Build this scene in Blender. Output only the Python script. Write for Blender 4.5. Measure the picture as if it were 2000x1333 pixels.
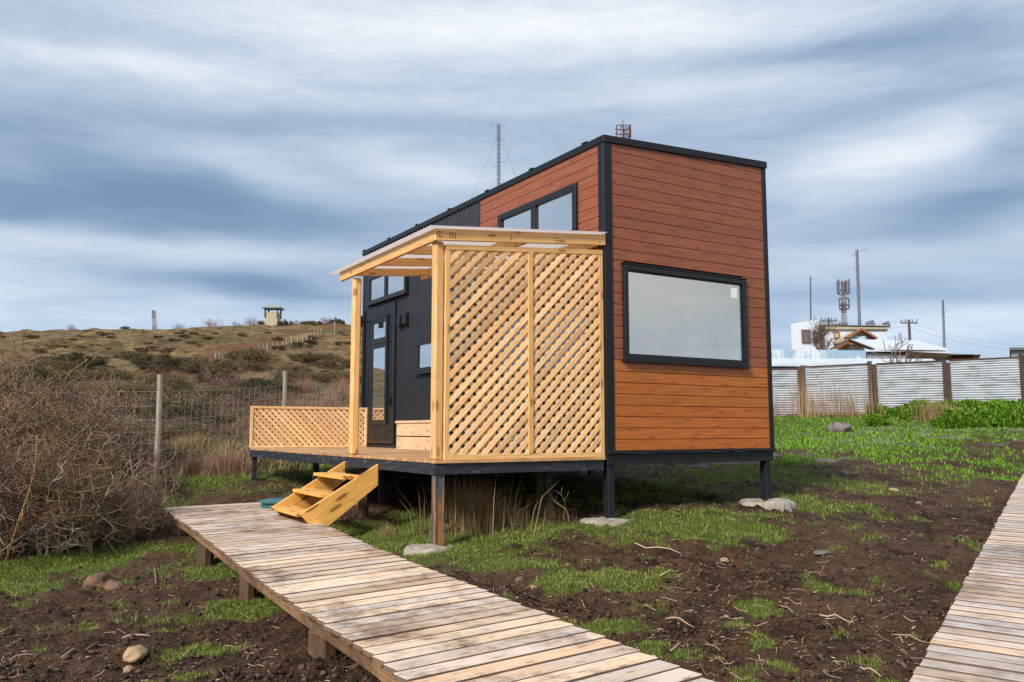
import bpy, math, random
import numpy as np
from mathutils import Vector, Matrix
sc = bpy.context.scene
for o in list(bpy.data.objects): bpy.data.objects.remove(o)
R = math.radians
# ------------------------------------------------------------------ camera
F = 1643.0; PITCH = R(6.1); EYE = 1.5
cam_d = bpy.data.cameras.new("camera"); cam = bpy.data.objects.new("camera", cam_d)
sc.collection.objects.link(cam); sc.camera = cam
cam.location = (0, 0, EYE); cam.rotation_euler = (R(90) + PITCH, 0, 0)
cam_d.sensor_width = 36; cam_d.lens = F / 2000 * 36; cam_d.clip_end = 3000; cam_d.clip_start = 0.05
# ------------------------------------------------------------------ exposure
sc.view_settings.view_transform = 'Standard'; sc.view_settings.look = 'None'
sc.view_settings.gamma = 1; sc.view_settings.exposure = 0.25
# ------------------------------------------------------------------ node helpers
class NT:
    def __init__(s, nt): s.nt = nt; s.L = nt.links
    def n(s, t, **k):
        x = s.nt.nodes.new(t)
        for a, b in k.items(): setattr(x, a, b)
        return x
    def put(s, sock, v):
        if isinstance(v, bpy.types.NodeSocket): s.L.new(v, sock)
        elif isinstance(v, (tuple, list)) and len(v) == 3 and sock.type == 'RGBA': sock.default_value = (*v, 1)
        else: sock.default_value = v
    def m(s, op, a, b=0.0, c=0.0, clamp=False):
        x = s.n('ShaderNodeMath', operation=op, use_clamp=clamp)
        s.put(x.inputs[0], a); s.put(x.inputs[1], b); s.put(x.inputs[2], c); return x.outputs[0]
    def mix(s, f, a, b, mode='MIX'):
        x = s.n('ShaderNodeMix', data_type='RGBA', blend_type=mode)
        s.put(x.inputs[0], f); s.put(x.inputs[6], a); s.put(x.inputs[7], b); return x.outputs[2]
    def noise(s, vec, scale, detail=4, rough=.55, dist=0.0):
        x = s.n('ShaderNodeTexNoise'); s.put(x.inputs['Vector'], vec)
        x.inputs['Scale'].default_value = scale; x.inputs['Detail'].default_value = detail
        x.inputs['Roughness'].default_value = rough; x.inputs['Distortion'].default_value = dist
        return x.outputs['Fac']
    def ramp(s, f, a, b, va=0.0, vb=1.0, smooth=True):
        x = s.n('ShaderNodeMapRange'); x.interpolation_type = 'SMOOTHSTEP' if smooth else 'LINEAR'
        s.put(x.inputs[0], f)
        for i, v in zip((1, 2, 3, 4), (a, b, va, vb)): x.inputs[i].default_value = v
        return x.outputs[0]
    def mapping(s, vec, scale=(1, 1, 1), loc=(0, 0, 0), rot=(0, 0, 0)):
        x = s.n('ShaderNodeMapping'); s.put(x.inputs[0], vec)
        x.inputs['Scale'].default_value = scale; x.inputs['Location'].default_value = loc; x.inputs['Rotation'].default_value = rot
        return x.outputs[0]
    def comb(s, x_, y_, z_=0.0):
        x = s.n('ShaderNodeCombineXYZ'); s.put(x.inputs[0], x_); s.put(x.inputs[1], y_); s.put(x.inputs[2], z_); return x.outputs[0]
    def attr(s, name): return s.n('ShaderNodeAttribute', attribute_name=name).outputs['Fac']
# ------------------------------------------------------------------ world: overcast sky with wind-drawn cloud bands
SUN_EL, SUN_AZ = R(36), R(-146)       # azimuth measured from +Y towards +X
w = bpy.data.worlds.new("World"); sc.world = w; w.use_nodes = True
w.node_tree.nodes.clear(); N = NT(w.node_tree)
out = N.n('ShaderNodeOutputWorld')
sky = N.n('ShaderNodeTexSky', sky_type='NISHITA', sun_disc=False, sun_elevation=SUN_EL, sun_rotation=SUN_AZ)
bg1 = N.n('ShaderNodeBackground'); N.put(bg1.inputs[0], sky.outputs[0]); bg1.inputs[1].default_value = 0.08
tc = N.n('ShaderNodeTexCoord'); sx = N.n('ShaderNodeSeparateXYZ'); N.put(sx.inputs[0], tc.outputs['Generated'])
X, Y, Z = sx.outputs
hor = N.m('SQRT', N.m('ADD', N.m('MULTIPLY', X, X), N.m('MULTIPLY', Y, Y)))
az = N.m('ARCTAN2', X, Y)                            # compass direction, 0 = north (+Y)
el = N.m('ARCTANGENT', N.m('DIVIDE', Z, N.m('MAXIMUM', hor, .001)))
# warped coordinates make the band edges wispy
wv = N.comb(N.m('MULTIPLY', az, 2.2), N.m('MULTIPLY', el, 9.0), 3.3)
w1 = N.m('SUBTRACT', N.noise(wv, 1.6, 5, .5), .5)
w2 = N.m('SUBTRACT', N.noise(N.comb(N.m('MULTIPLY', az, 2.5), N.m('MULTIPLY', el, 7.0), 9.1), 3.0, 6, .6), .5)
azw = N.m('ADD', az, N.m('MULTIPLY', w2, .09)); elw = N.m('ADD', el, N.m('MULTIPLY', w1, .040))
elw = N.m('ADD', elw, N.m('MULTIPLY', w2, .010))
inv = N.m('DIVIDE', 1.0, N.m('ADD', N.m('MAXIMUM', N.m('SINE', elw), 0.0), .13))
pc = N.comb(N.m('MULTIPLY', N.m('MULTIPLY', N.m('SINE', azw), inv), .55), N.m('MULTIPLY', N.m('MULTIPLY', N.m('COSINE', azw), inv), 1.15), 0.7)
big = N.noise(pc, .75, 4, .5); fine = N.noise(pc, 2.6, 7, .58, .3)
val = N.m('ADD', N.m('MULTIPLY', N.m('SUBTRACT', big, .5), .85), N.m('MULTIPLY', N.m('SUBTRACT', fine, .5), .38))
stk = N.noise(N.comb(N.m('MULTIPLY', azw, 3.0), N.m('MULTIPLY', elw, 34.0), 5.5), 2.4, 7, .62, .25)
rip = N.noise(N.comb(N.m('MULTIPLY', azw, 16.0), N.m('MULTIPLY', elw, 60.0), 2.2), 1.6, 5, .6, .4)
hi_ = N.ramp(el, .18, .40)
val = N.m('ADD', val, N.m('MULTIPLY', N.m('SUBTRACT', stk, .5), .20)); val = N.m('ADD', val, N.m('MULTIPLY', N.m('MULTIPLY', N.m('SUBTRACT', rip, .5), .20), hi_))
val = N.m('ADD', val, .585)
def P2A(px, py): # photo pixel -> compass / height angle of that cloud
    a = (px - 1000) / F; b = (666.5 - py) / F
    y = math.cos(PITCH) - b * math.sin(PITCH); z = math.sin(PITCH) + b * math.cos(PITCH)
    return math.atan2(a, y), math.atan2(z, math.hypot(a, y))
def blob(px, py, rx, ry, s, tilt=0.0):
    global val
    a0, e0 = P2A(px, py)
    da = N.m('SUBTRACT', azw, a0); de = N.m('SUBTRACT', N.m('SUBTRACT', elw, e0), N.m('MULTIPLY', da, tilt))
    q = N.m('ADD', N.m('POWER', N.m('ABSOLUTE', N.m('DIVIDE', da, rx / F)), 2.0), N.m('POWER', N.m('ABSOLUTE', N.m('DIVIDE', de, ry / F)), 2.0))
    val = N.m('ADD', val, N.m('MULTIPLY', N.m('EXPONENT', N.m('MULTIPLY', q, -1.0)), s))
CLOUDS = [(100, 400, 420, 55, -.42, -.02), (150, 300, 300, 60, -.30, -.15), (520, 400, 260, 40, -.18, -.1), (500, 560, 240, 16, -.33, -.05), (60, 590, 200, 25, -.14, 0),
          (300, 480, 420, 28, .24, 0), (500, 180, 420, 30, .14, 0), (900, 60, 520, 60, .34, 0), (250, 120, 260, 25, .22, .1), (600, 250, 500, 35, -.22, .03),
          (200, 60, 260, 30, -.08, 0), (850, 330, 300, 35, .22, -.15), (480, 330, 200, 30, .12, -.25), (1650, 100, 260, 28, -.30, -.05), (1900, 60, 200, 60, -.22, 0), (1350, 180, 420, 30, .18, .05),
          (1800, 285, 190, 40, .34, .12), (1990, 260, 70, 70, -.30, 0), (1700, 220, 260, 22, -.16, .05), (1920, 410, 200, 38, -.42, .02), (1650, 330, 130, 40, .16, 0),
          (1620, 400, 120, 30, .1, 0), (1700, 580, 260, 22, -.20, 0), (1650, 500, 170, 25, .12, 0), (1850, 640, 260, 35, .24, 0), (300, 610, 500, 30, .12, 0), (1400, 60, 300, 35, .1, 0)]
for c in CLOUDS: blob(*c)
dq = N.m('SUBTRACT', az, R(108)); eq = N.m('SUBTRACT', el, R(9))  # warm bright patch added to the unseen sky for the end window to reflect
back = N.m('EXPONENT', N.m('MULTIPLY', N.m('ADD', N.m('POWER', N.m('ABSOLUTE', N.m('DIVIDE', dq, .75)), 2.0), N.m('POWER', N.m('ABSOLUTE', N.m('DIVIDE', eq, .26)), 2.0)), -1.0))
val = N.m('ADD', val, N.m('MULTIPLY', back, .22))
cr = N.n('ShaderNodeValToRGB'); N.put(cr.inputs[0], N.m('ADD', N.m('MULTIPLY', N.m('SUBTRACT', val, .6), .84), .60, clamp=True))
e = cr.color_ramp.elements
e[0].position = .05; e[0].color = (.13, .21, .34, 1); e[1].position = 1.0; e[1].color = (.84, .87, .90, 1)
for p, c in ((.30, (.21, .31, .46)), (.50, (.345, .45, .59)), (.70, (.51, .60, .71)), (.86, (.68, .74, .81))):
    q = e.new(p); q.color = (*c, 1)
low = N.ramp(el, -.02, .22)                         # clearer, bluer air close to the horizon
ccol0 = N.mix(low, N.mix(1.0, cr.outputs[0], (.90, 1.0, 1.12), 'MULTIPLY'), cr.outputs[0])
ccol = N.mix(back, ccol0, N.mix(1.0, ccol0, (1.10, 1.0, .90), 'MULTIPLY'))
bg2 = N.n('ShaderNodeBackground'); N.put(bg2.inputs[0], ccol); bg2.inputs[1].default_value = 1.0
ms = N.n('ShaderNodeMixShader'); ms.inputs[0].default_value = .90
N.L.new(bg1.outputs[0], ms.inputs[1]); N.L.new(bg2.outputs[0], ms.inputs[2]); N.L.new(ms.outputs[0], out.inputs[0])
sd = bpy.data.lights.new("sun", 'SUN'); sd.energy = 4.0; sd.angle = R(14); sd.color = (1.0, .94, .86)
so = bpy.data.objects.new("sun", sd); sc.collection.objects.link(so)
sv = Vector((math.sin(SUN_AZ) * math.cos(SUN_EL), math.cos(SUN_AZ) * math.cos(SUN_EL), math.sin(SUN_EL)))
so.rotation_euler = sv.to_track_quat('Z', 'Y').to_euler(); so.location = (0, 0, 60)

# ------------------------------------------------------------------ numpy noise, terrain
def vnoise(x, y, seed=0):
    x = np.asarray(x, float); y = np.asarray(y, float)
    xi = np.floor(x).astype(np.int64); yi = np.floor(y).astype(np.int64); fx = x - xi; fy = y - yi
    def h(a, b):
        n = (a * 374761393 + b * 668265263 + seed * 1442695041) & 0x7fffffff
        n = ((n ^ (n >> 13)) * 1274126177) & 0x7fffffff
        return ((n ^ (n >> 16)) & 0xffff) / 65535.0
    u = fx * fx * (3 - 2 * fx); v = fy * fy * (3 - 2 * fy)
    return (h(xi, yi) * (1 - u) + h(xi + 1, yi) * u) * (1 - v) + (h(xi, yi + 1) * (1 - u) + h(xi + 1, yi + 1) * u) * v
def fbm(x, y, o=4, seed=0):
    s = 0; a = .5; t = 0
    for i in range(o):
        s = s + a * vnoise(np.asarray(x) * 2 ** i + 17.3 * i, np.asarray(y) * 2 ** i - 9.1 * i, seed + i); t += a; a *= .5
    return s / t
DR = np.array([1.5, 5, 8, 10, 12, 15, 19, 25, 31, 45, 65, 100, 150, 170, 300, 700])
PC = np.array([-800, 0, 300, 600, 850, 1200, 1500, 1620, 2000, 3000])
TB = np.array([
 [0, .0, .0, .02, .10, .5, 1.0, 1.6, 2.2, 3.6, 5.8, 10.8, 18.6, 20.5, 14, 5],
 [0, .0, .0, .02, .10, .5, 1.0, 1.6, 2.2, 3.6, 5.6, 10.4, 18.6, 21.6, 14, 5],
 [0, .0, .0, .03, .14, .6, 1.0, 1.5, 2.1, 3.5, 5.4, 10.4, 18.9, 22.0, 14, 5],
 [0, .03, .12, .22, .33, .65, .95, 1.4, 1.9, 3.2, 5.4, 11.0, 20.0, 22.8, 14, 5],
 [0, .06, .26, .37, .48, .68, .92, 1.35, 1.8, 3.0, 5.2, 11.0, 19.5, 22, 14, 5],
 [0, .05, .30, .50, .62, .78, .93, 1.35, 2.0, 3.0, 4.8, 9.0, 16, 18, 12, 4],
 [0, .02, .24, .46, .60, .74, 1.0, 1.6, 2.2, 2.9, 4.2, 8.0, 15.0, 15.6, 9, 3],
 [0, -.02, .2, .40, .52, .68, .95, 1.6, 2.25, 2.9, 4.0, 7.0, 10, 9, 6, 3],
 [0, -.08, .06, .15, .25, .38, .66, 1.55, 2.35, 3.0, 4.0, 7.0, 9, 9, 6, 3],
 [0, -.08, .06, .15, .25, .38, .66, 1.55, 2.35, 3.0, 4.0, 7.0, 9, 9, 6, 3]], float)
TT = (PC - 1000) / F; LD = np.log(DR)
gt = np.linspace(-1.4, 1.4, 160); gl = np.linspace(LD[0], LD[-1], 260)
tmp = np.array([np.interp(gl, LD, r) for r in TB]); G = np.array([np.interp(gt, TT, tmp[:, j]) for j in range(260)])  # 260 x 160
def blur(a, s, ax):
    k = np.exp(-np.arange(-3 * s, 3 * s + 1) ** 2 / (2.0 * s * s)); k /= k.sum()
    pad = [(0, 0), (0, 0)]; pad[ax] = (3 * s, 3 * s); b = np.pad(a, pad, mode='edge')
    return np.apply_along_axis(lambda v: np.convolve(v, k, 'valid'), ax, b)
G = blur(blur(G, 4, 0), 4, 1)
def zbase(x, y):
    x = np.asarray(x, float); y = np.asarray(y, float)
    d = np.maximum(y, np.maximum(1.5, np.abs(x) * .72)); t = np.clip(x / d, -1.39, 1.39)
    a = np.clip((np.log(np.minimum(d, 690)) - gl[0]) / (gl[1] - gl[0]), 0, 258.99); b = np.clip((t - gt[0]) / (gt[1] - gt[0]), 0, 158.99)
    i = a.astype(int); j = b.astype(int); fa = a - i; fb = b - j
    return (G[i, j] * (1 - fa) * (1 - fb) + G[i + 1, j] * fa * (1 - fb) + G[i, j + 1] * (1 - fa) * fb + G[i + 1, j + 1] * fa * fb)
def zg(x, y):
    x = np.asarray(x, float); y = np.asarray(y, float); d = np.hypot(x, y)
    z = zbase(x, y)
    z = z + (fbm(x * .55, y * .55, 3, 5) - .5) * .16 * np.clip(d / 6, 0, 1)
    z = z + (fbm(x * .08, y * .08, 4, 8) - .5) * 2.6 * np.clip((d - 35) / 60, 0, 1)
    z = z + (fbm(x * .3, y * .3, 3, 9) - .5) * .7 * np.clip((d - 30) / 50, 0, 1)
    rg2 = 1 - np.abs(2 * fbm(x * .035, y * .10, 3, 12) - 1); z = z + (rg2 - .7) * 2.2 * np.clip((d - 45) / 50, 0, 1)
    rg3 = 1 - np.abs(2 * fbm(x * .12, y * .33, 3, 13) - 1); z = z + (rg3 - .7) * .7 * np.clip((d - 40) / 50, 0, 1)
    near = np.clip(1.6 - d / 22, 0, 1)
    z = z + (fbm(x * 3.2, y * 3.2, 3, 2) - .5) * .12 * near
    rg = 1 - np.abs(2 * fbm(x * 8, y * 8, 3, 31) - 1)
    z = z + (rg - .7) * .06 * near + (fbm(x * 26, y * 26, 2, 44) - .5) * .03 * near
    return z
def zt(x, y): return float(zg(x, y))
def ray(px, py):
    a = (px - 1000) / F; b = (666.5 - py) / F
    return (a / (math.cos(PITCH) - b * math.sin(PITCH)), (math.sin(PITCH) + b * math.cos(PITCH)) / (math.cos(PITCH) - b * math.sin(PITCH)))
def hit(px, py, dmax=400):  # where the line of sight through a photo pixel meets the terrain
    t, s = ray(px, py); d = np.exp(np.linspace(math.log(2.0), math.log(dmax), 1500))
    g = zg(t * d, d) - (EYE + s * d); k = np.argmax(g > 0)
    if not (g > 0).any(): k = len(d) - 1
    return t * d[k], d[k]
def crest(px):              # highest point of the skyline seen at this photo column
    t, _ = ray(px, 640); d = np.linspace(60, 260, 800); q = (zg(t * d, d) - EYE) / d; k = int(np.argmax(q)); return t * d[k], d[k], float(zg(t * d[k], d[k]))
def atd(px, py, d): t, s = ray(px, py); return Vector((t * d, d, EYE + s * d))
def atz(px, py, z): t, s = ray(px, py); d = (z - EYE) / s; return Vector((t * d, d, z))
AZH = R(31.5); P0 = Vector((1.129, 10.0, 0))
def loc2w(u, v, z=0): return Vector((P0.x + u * math.cos(AZH) - v * math.sin(AZH), P0.y + u * math.sin(AZH) + v * math.cos(AZH), z))

# where grass grows: patches (photo position on the ground, radius in m along x / y, amount)
GP = [(870, 1075, 1.2, .9, 1), (1010, 1045, .9, .8, .9), (700, 1050, .9, 1.0, 1), (1130, 1050, 1.0, .5, .6), (1290, 1030, 1.3, .7, 1), (1420, 1000, 1.0, .8, .7), (1250, 960, 1.8, 1.6, 1),
      (1400, 940, 1.5, 1.4, .65), (900, 1030, 1.0, 1.0, .9), (1140, 1135, .55, .45, 1), (960, 1100, .7, .4, .7), (430, 1110, .8, .6, .8), (490, 1190, .55, .4, 1), (400, 1275, .35, .25, 1), (360, 1210, .4, .2, .7),
      (110, 1110, 1.2, .7, 1), (30, 1150, .6, .4, .9), (240, 1080, 1.0, .5, .8), (1570, 850, 4, 5, 1.25), (1720, 830, 6, 3.5, 1.25), (1900, 805, 6, 3.0, 1), (1540, 930, 1.4, 1.5, .6), (1620, 935, 1.2, .8, .5), (1580, 980, 1.3, .5, .6),
      (1690, 990, .6, .3, .6), (1720, 1015, .6, .2, .5), (1480, 1190, .16, .12, 1), (1610, 1147, .12, .08, 1), (1350, 1290, .25, .15, .8), (1100, 1260, .35, .2, .7), (1520, 1300, .1, .07, 1), (1820, 1125, .09, .07, 1),
      (1770, 1165, .12, .06, .6), (400, 940, 1.6, 1.6, .8), (560, 920, 1.4, 1.5, .9), (350, 970, .8, .6, .7), (480, 880, 3, 3, .8), (600, 850, 5, 5, .6), (620, 770, 9, 9, .4), (1240, 1190, .3, .2, .4), (1180, 1230, .4, .15, .5)]
GW = []
for px, py, rx, ry, a in GP:
    x, y = hit(px, py); GW.append((x, y, rx, ry, a))
def gmask(x, y):
    m = np.zeros_like(np.asarray(x, float))
    for cx, cy, rx, ry, a in GW:
        m = np.maximum(m, a * np.exp(-(((x - cx) / rx) ** 2 + ((y - cy) / ry) ** 2) * 1.1))
    n = fbm(x * 1.5, y * 1.5, 4, 61); n2 = fbm(x * 6, y * 6, 3, 62)
    v = m * 1.35 + (n - .5) * 1.7 + (n2 - .5) * 1.4 - .47
    v = v + .1 * (m > .05)
    sp_ = np.clip((fbm(x * 3.1 + 40, y * 3.1, 3, 63) - .71) * 9, 0, .7) * (y < 22)
    return np.maximum(np.clip(v * 2.0, 0, 1) * (m > .03), sp_)

# ------------------------------------------------------------------ mesh helpers
def tag(o, label=None, cat=None, group=None, kind=None):
    if label: o['label'] = label
    if cat: o['category'] = cat
    if group: o['group'] = group
    if kind: o['kind'] = kind
    return o
def empty(name, loc, rz=0.0):
    o = bpy.data.objects.new(name, None); sc.collection.objects.link(o); o.location = loc; o.rotation_euler = (0, 0, rz); o.empty_display_size = .2; return o
def smooth_mesh(me): me.polygons.foreach_set('use_smooth', np.ones(len(me.polygons), bool))
def mesh_np(name, V, F_, mat, parent=None, attrs=None, smooth=False):
    me = bpy.data.meshes.new(name); V = np.asarray(V, np.float32); F_ = np.asarray(F_, np.int32); k = F_.shape[1]
    me.vertices.add(len(V)); me.vertices.foreach_set('co', V.ravel())
    me.loops.add(F_.size); me.loops.foreach_set('vertex_index', F_.ravel())
    me.polygons.add(len(F_)); me.polygons.foreach_set('loop_start', np.arange(len(F_), dtype=np.int32) * k)
    me.polygons.foreach_set('loop_total', np.full(len(F_), k, np.int32))
    me.update(calc_edges=True)
    for nme, a in (attrs or {}).items():
        at = me.attributes.new(nme, 'FLOAT', 'POINT'); at.data.foreach_set('value', np.asarray(a, np.float32))
    if smooth: smooth_mesh(me)
    me.materials.append(mat)
    o = bpy.data.objects.new(name, me); sc.collection.objects.link(o)
    if parent: o.parent = parent
    return o
rnd = random.Random(7)
class MB:
    def __init__(s): s.v = []; s.f = []; s.uv = []; s.r = []
    def face(s, idx, uvs, r): s.f.append(idx); s.uv += uvs; s.r += [r] * len(idx)
    def obox(s, o, a, b, c, r=None):   # corner o, full edge vectors a,b,c (right-handed)
        r = rnd.random() if r is None else r
        o = Vector(o); A = [Vector(a), Vector(b), Vector(c)]; L = [q.length for q in A]; lg = max(range(3), key=lambda i: L[i])
        n = len(s.v); off = rnd.random() * 50; off2 = rnd.random() * 50
        for k in range(8): s.v.append(o + A[0] * (k & 1) + A[1] * ((k >> 1) & 1) + A[2] * ((k >> 2) & 1))
        for fc in ((0, 2, 3, 1), (4, 5, 7, 6), (0, 1, 5, 4), (2, 6, 7, 3), (0, 4, 6, 2), (1, 3, 7, 5)):
            uv = []
            for k in fc:
                t = [((k >> i) & 1) * L[i] for i in range(3)]; oth = [t[i] for i in range(3) if i != lg]
                uv.append((off + t[lg], off2 + oth[0] + oth[1] * 1.0))
            s.face([n + k for k in fc], uv, r)
    def box(s, x0, y0, z0, x1, y1, z1, r=None): s.obox((min(x0, x1), min(y0, y1), min(z0, z1)), (abs(x1 - x0), 0, 0), (0, abs(y1 - y0), 0), (0, 0, abs(z1 - z0)), r)
    def beam(s, p, q, w_, h_, up=(0, 0, 1), r=None):   # centred square-section bar from p to q
        p = Vector(p); q = Vector(q); a = q - p; up = Vector(up)
        sd_ = up.cross(a)
        if sd_.length < 1e-6: sd_ = Vector((1, 0, 0)).cross(a)
        sd_.normalize(); u2 = a.cross(sd_).normalized()
        s.obox(p - sd_ * w_ / 2 - u2 * h_ / 2, a, sd_ * w_, u2 * h_, r)
    def tube(s, pts, rad, n=6, r=None, cap=True):
        r = rnd.random() if r is None else r; pts = [Vector(p) for p in pts]; m = len(pts); b = len(s.v)
        rads = rad if isinstance(rad, (list, tuple)) else [rad] * m
        d0 = (pts[1] - pts[0]).normalized(); ref = Vector((0, 0, 1)) if abs(d0.z) < .9 else Vector((1, 0, 0)); L = 0
        Ls = []
        for i, p in enumerate(pts):
            d = (pts[min(i + 1, m - 1)] - pts[max(i - 1, 0)]).normalized(); sx_ = d.cross(ref).normalized(); sy_ = d.cross(sx_)
            if i: L += (p - pts[i - 1]).length
            Ls.append(L)
            for k in range(n):
                a = 2 * math.pi * k / n; s.v.append(p + (sx_ * math.cos(a) + sy_ * math.sin(a)) * rads[i])
        for i in range(m - 1):
            for k in range(n):
                k2 = (k + 1) % n
                s.face([b + i * n + k, b + (i + 1) * n + k, b + (i + 1) * n + k2, b + i * n + k2], [(Ls[i], k / n * .3), (Ls[i + 1], k / n * .3), (Ls[i + 1], (k + 1) / n * .3), (Ls[i], (k + 1) / n * .3)], r)
        if cap:
            s.face([b + k for k in range(n)], [(0, 0)] * n, r); s.face([b + (m - 1) * n + k for k in reversed(range(n))], [(0, 0)] * n, r)
    def poly(s, pts, ext, r=None):     # planar outline extruded by ext
        r = rnd.random() if r is None else r; pts = [Vector(p) for p in pts]; ext = Vector(ext); n = len(pts); b = len(s.v)
        s.v += pts + [p + ext for p in pts]; off = rnd.random() * 40
        ax = (pts[1] - pts[0]).normalized(); nn = ext.normalized(); ay = nn.cross(ax)
        U = [((p - pts[0]).dot(ax) + off, (p - pts[0]).dot(ay)) for p in pts]
        s.face([b + i for i in reversed(range(n))], [U[i] for i in reversed(range(n))], r); s.face([b + n + i for i in range(n)], U, r)
        for i in range(n):
            j = (i + 1) % n; l = (pts[j] - pts[i]).length
            s.face([b + i, b + j, b + n + j, b + n + i], [(off, 0), (off + l, 0), (off + l, ext.length), (off, ext.length)], r)
    def build(s, name, mat, parent=None, bevel=0.0, smooth=False):
        me = bpy.data.meshes.new(name); me.from_pydata([tuple(v) for v in s.v], [], s.f); me.update()
        uvl = me.uv_layers.new(name='UVMap'); uvl.data.foreach_set('uv', np.array(s.uv, np.float32).ravel())
        at = me.attributes.new('rnd', 'FLOAT', 'CORNER'); at.data.foreach_set('value', np.array(s.r, np.float32))
        me.materials.append(mat)
        if smooth: smooth_mesh(me)
        o = bpy.data.objects.new(name, me); sc.collection.objects.link(o)
        if parent: o.parent = parent
        if bevel:
            m_ = o.modifiers.new('bevel', 'BEVEL'); m_.width = bevel; m_.segments = 1; m_.limit_method = 'ANGLE'; m_.angle_limit = R(50)
        return o
# ------------------------------------------------------------------ materials
def mat(name):
    m_ = bpy.data.materials.new(name); m_.use_nodes = True; nt = m_.node_tree; b = nt.nodes['Principled BSDF']; return m_, NT(nt), b
def simple(name, col, rough=.6, metal=0.0, var=.15, scale=6.0, bump=.0, spec=.5):
    m_, N, b = mat(name); tc = N.n('ShaderNodeTexCoord').outputs['Object']
    f = N.noise(tc, scale, 6, .6); k = N.ramp(f, .3, .7, 1 - var, 1 + var, False)
    c = N.mix(1.0, (col[0], col[1], col[2]), N.comb(k, k, k), 'MULTIPLY'); N.put(b.inputs['Base Color'], c)
    b.inputs['Roughness'].default_value = rough; b.inputs['Metallic'].default_value = metal; b.inputs['Specular IOR Level'].default_value = spec
    if bump:
        bp = N.n('ShaderNodeBump'); bp.inputs['Strength'].default_value = bump; bp.inputs['Distance'].default_value = .02
        N.put(bp.inputs['Height'], N.noise(tc, scale * 4, 5, .6)); N.L.new(bp.outputs[0], b.inputs['Normal'])
    return m_
def wood(name, pale, dark, ends=None, rough=.6, knots=.5, stain=0.0, stain_shade_col=(.03, .018, .012), rv=.25, grain=1.0, grey=None, greyamt=0.0, gloss=.4, knotcol=(.10, .035, .012), vary=(1, 1, 1), edge=0.0, ks=1.0):
    m_, N, b = mat(name); uv = N.n('ShaderNodeUVMap', uv_map='UVMap').outputs[0]; r = N.attr('rnd')
    g = N.noise(N.mapping(uv, (1.3, 22, 1)), 2.2 * grain, 6, .62, .8); g2 = N.noise(N.mapping(uv, (2.5, 110, 1)), 1.6, 4, .6)
    f = N.m('ADD', N.m('MULTIPLY', g, .7), N.m('MULTIPLY', g2, .3))
    c = N.mix(N.ramp(f, .38, .66), pale, dark)
    r2 = N.m('FRACT', N.m('MULTIPLY', r, 7.31)); k = N.ramp(r, 0, 1, 1 - rv, 1 + rv, False)
    c = N.mix(1.0, c, N.comb(k, k, k), 'MULTIPLY')
    c = N.mix(N.m('MULTIPLY', N.ramp(r2, .45, 1.0), .6), c, N.mix(1.0, c, vary, 'MULTIPLY'))
    if grey:
        gm = N.noise(N.mapping(uv, (1.0, 6, 1)), 1.7, 5, .6); r3 = N.m('FRACT', N.m('MULTIPLY', r, 13.7))
        c = N.mix(N.m('MULTIPLY', N.ramp(N.m('ADD', gm, N.m('MULTIPLY', r3, .35)), .5, .85), greyamt), c, grey)
    if stain:
        tc = N.n('ShaderNodeTexCoord').outputs['Object']
        sm = N.noise(tc, 1.3, 6, .62, .3); sm2 = N.noise(tc, 7.0, 6, .65); s3 = N.noise(N.mapping(uv, (1.5, 14, 1)), 3.0, 5, .7)
        fac = N.m('MULTIPLY', N.ramp(N.m('ADD', N.m('ADD', N.m('MULTIPLY', sm, .45), N.m('MULTIPLY', sm2, .3)), N.m('MULTIPLY', s3, .25)), .455, .63), stain)
        c = N.mix(fac, c, stain_shade_col)
    if knots:
        kv = N.n('ShaderNodeTexVoronoi', voronoi_dimensions='2D'); N.put(kv.inputs['Vector'], N.mapping(uv, (1.7, 6.5, 1))); kv.inputs['Scale'].default_value = 1.0
        kf = N.m('MULTIPLY', N.ramp(kv.outputs['Distance'], .07 * ks, .12 * ks, 1, 0), knots); c = N.mix(kf, c, knotcol)
        kf2 = N.m('MULTIPLY', N.ramp(kv.outputs['Distance'], .1 * ks, .3 * ks, 1, 0), knots * .35); c = N.mix(kf2, c, dark)
    if edge:      # side faces darkened: shade of the gaps between boards put into the colour
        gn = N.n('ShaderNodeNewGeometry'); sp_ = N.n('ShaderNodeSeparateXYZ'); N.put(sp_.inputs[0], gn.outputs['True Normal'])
        c = N.mix(N.m('MULTIPLY', N.ramp(sp_.outputs[2], .3, .8, 1, 0), edge), c, stain_shade_col)
    N.put(b.inputs['Base Color'], c); b.inputs['Roughness'].default_value = rough; b.inputs['Specular IOR Level'].default_value = gloss
    bp = N.n('ShaderNodeBump'); bp.inputs['Strength'].default_value = .35; bp.inputs['Distance'].default_value = .006
    N.put(bp.inputs['Height'], f); N.L.new(bp.outputs[0], b.inputs['Normal'])
    return m_
M = {}
M['pine'] = wood('new_pine', (.87, .54, .235), (.70, .36, .10), knots=.8, ks=1.0, rv=.13, vary=(1.0, .92, .78))
M['lath'] = wood('pine_lath', (.92, .62, .34), (.76, .43, .17), knots=.2, rv=.28, vary=(.98, .80, .58))
M['deck'] = wood('deck_pine', (.60, .37, .18), (.40, .21, .09), knots=.5, rv=.22, stain=.55, stain_shade_col=(.12, .06, .03), vary=(1, .9, .8))
M['step'] = wood('step_pine', (.84, .47, .12), (.66, .31, .06), knots=1.0, rv=.08, ks=1.5)
M['bench'] = wood('bench_board', (.72, .50, .31), (.55, .34, .18), knots=.4, rv=.1, stain=.25, stain_shade_col=(.28, .18, .10))
M['walk'] = wood('weathered_board', (.76, .56, .38), (.56, .37, .23), knots=.6, rv=.30, stain=.95, stain_shade_col=(.12, .06, .035), grey=(.60, .58, .58), greyamt=.55, vary=(1.04, .9, .78), rough=.7, edge=.85, ks=.6)
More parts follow.
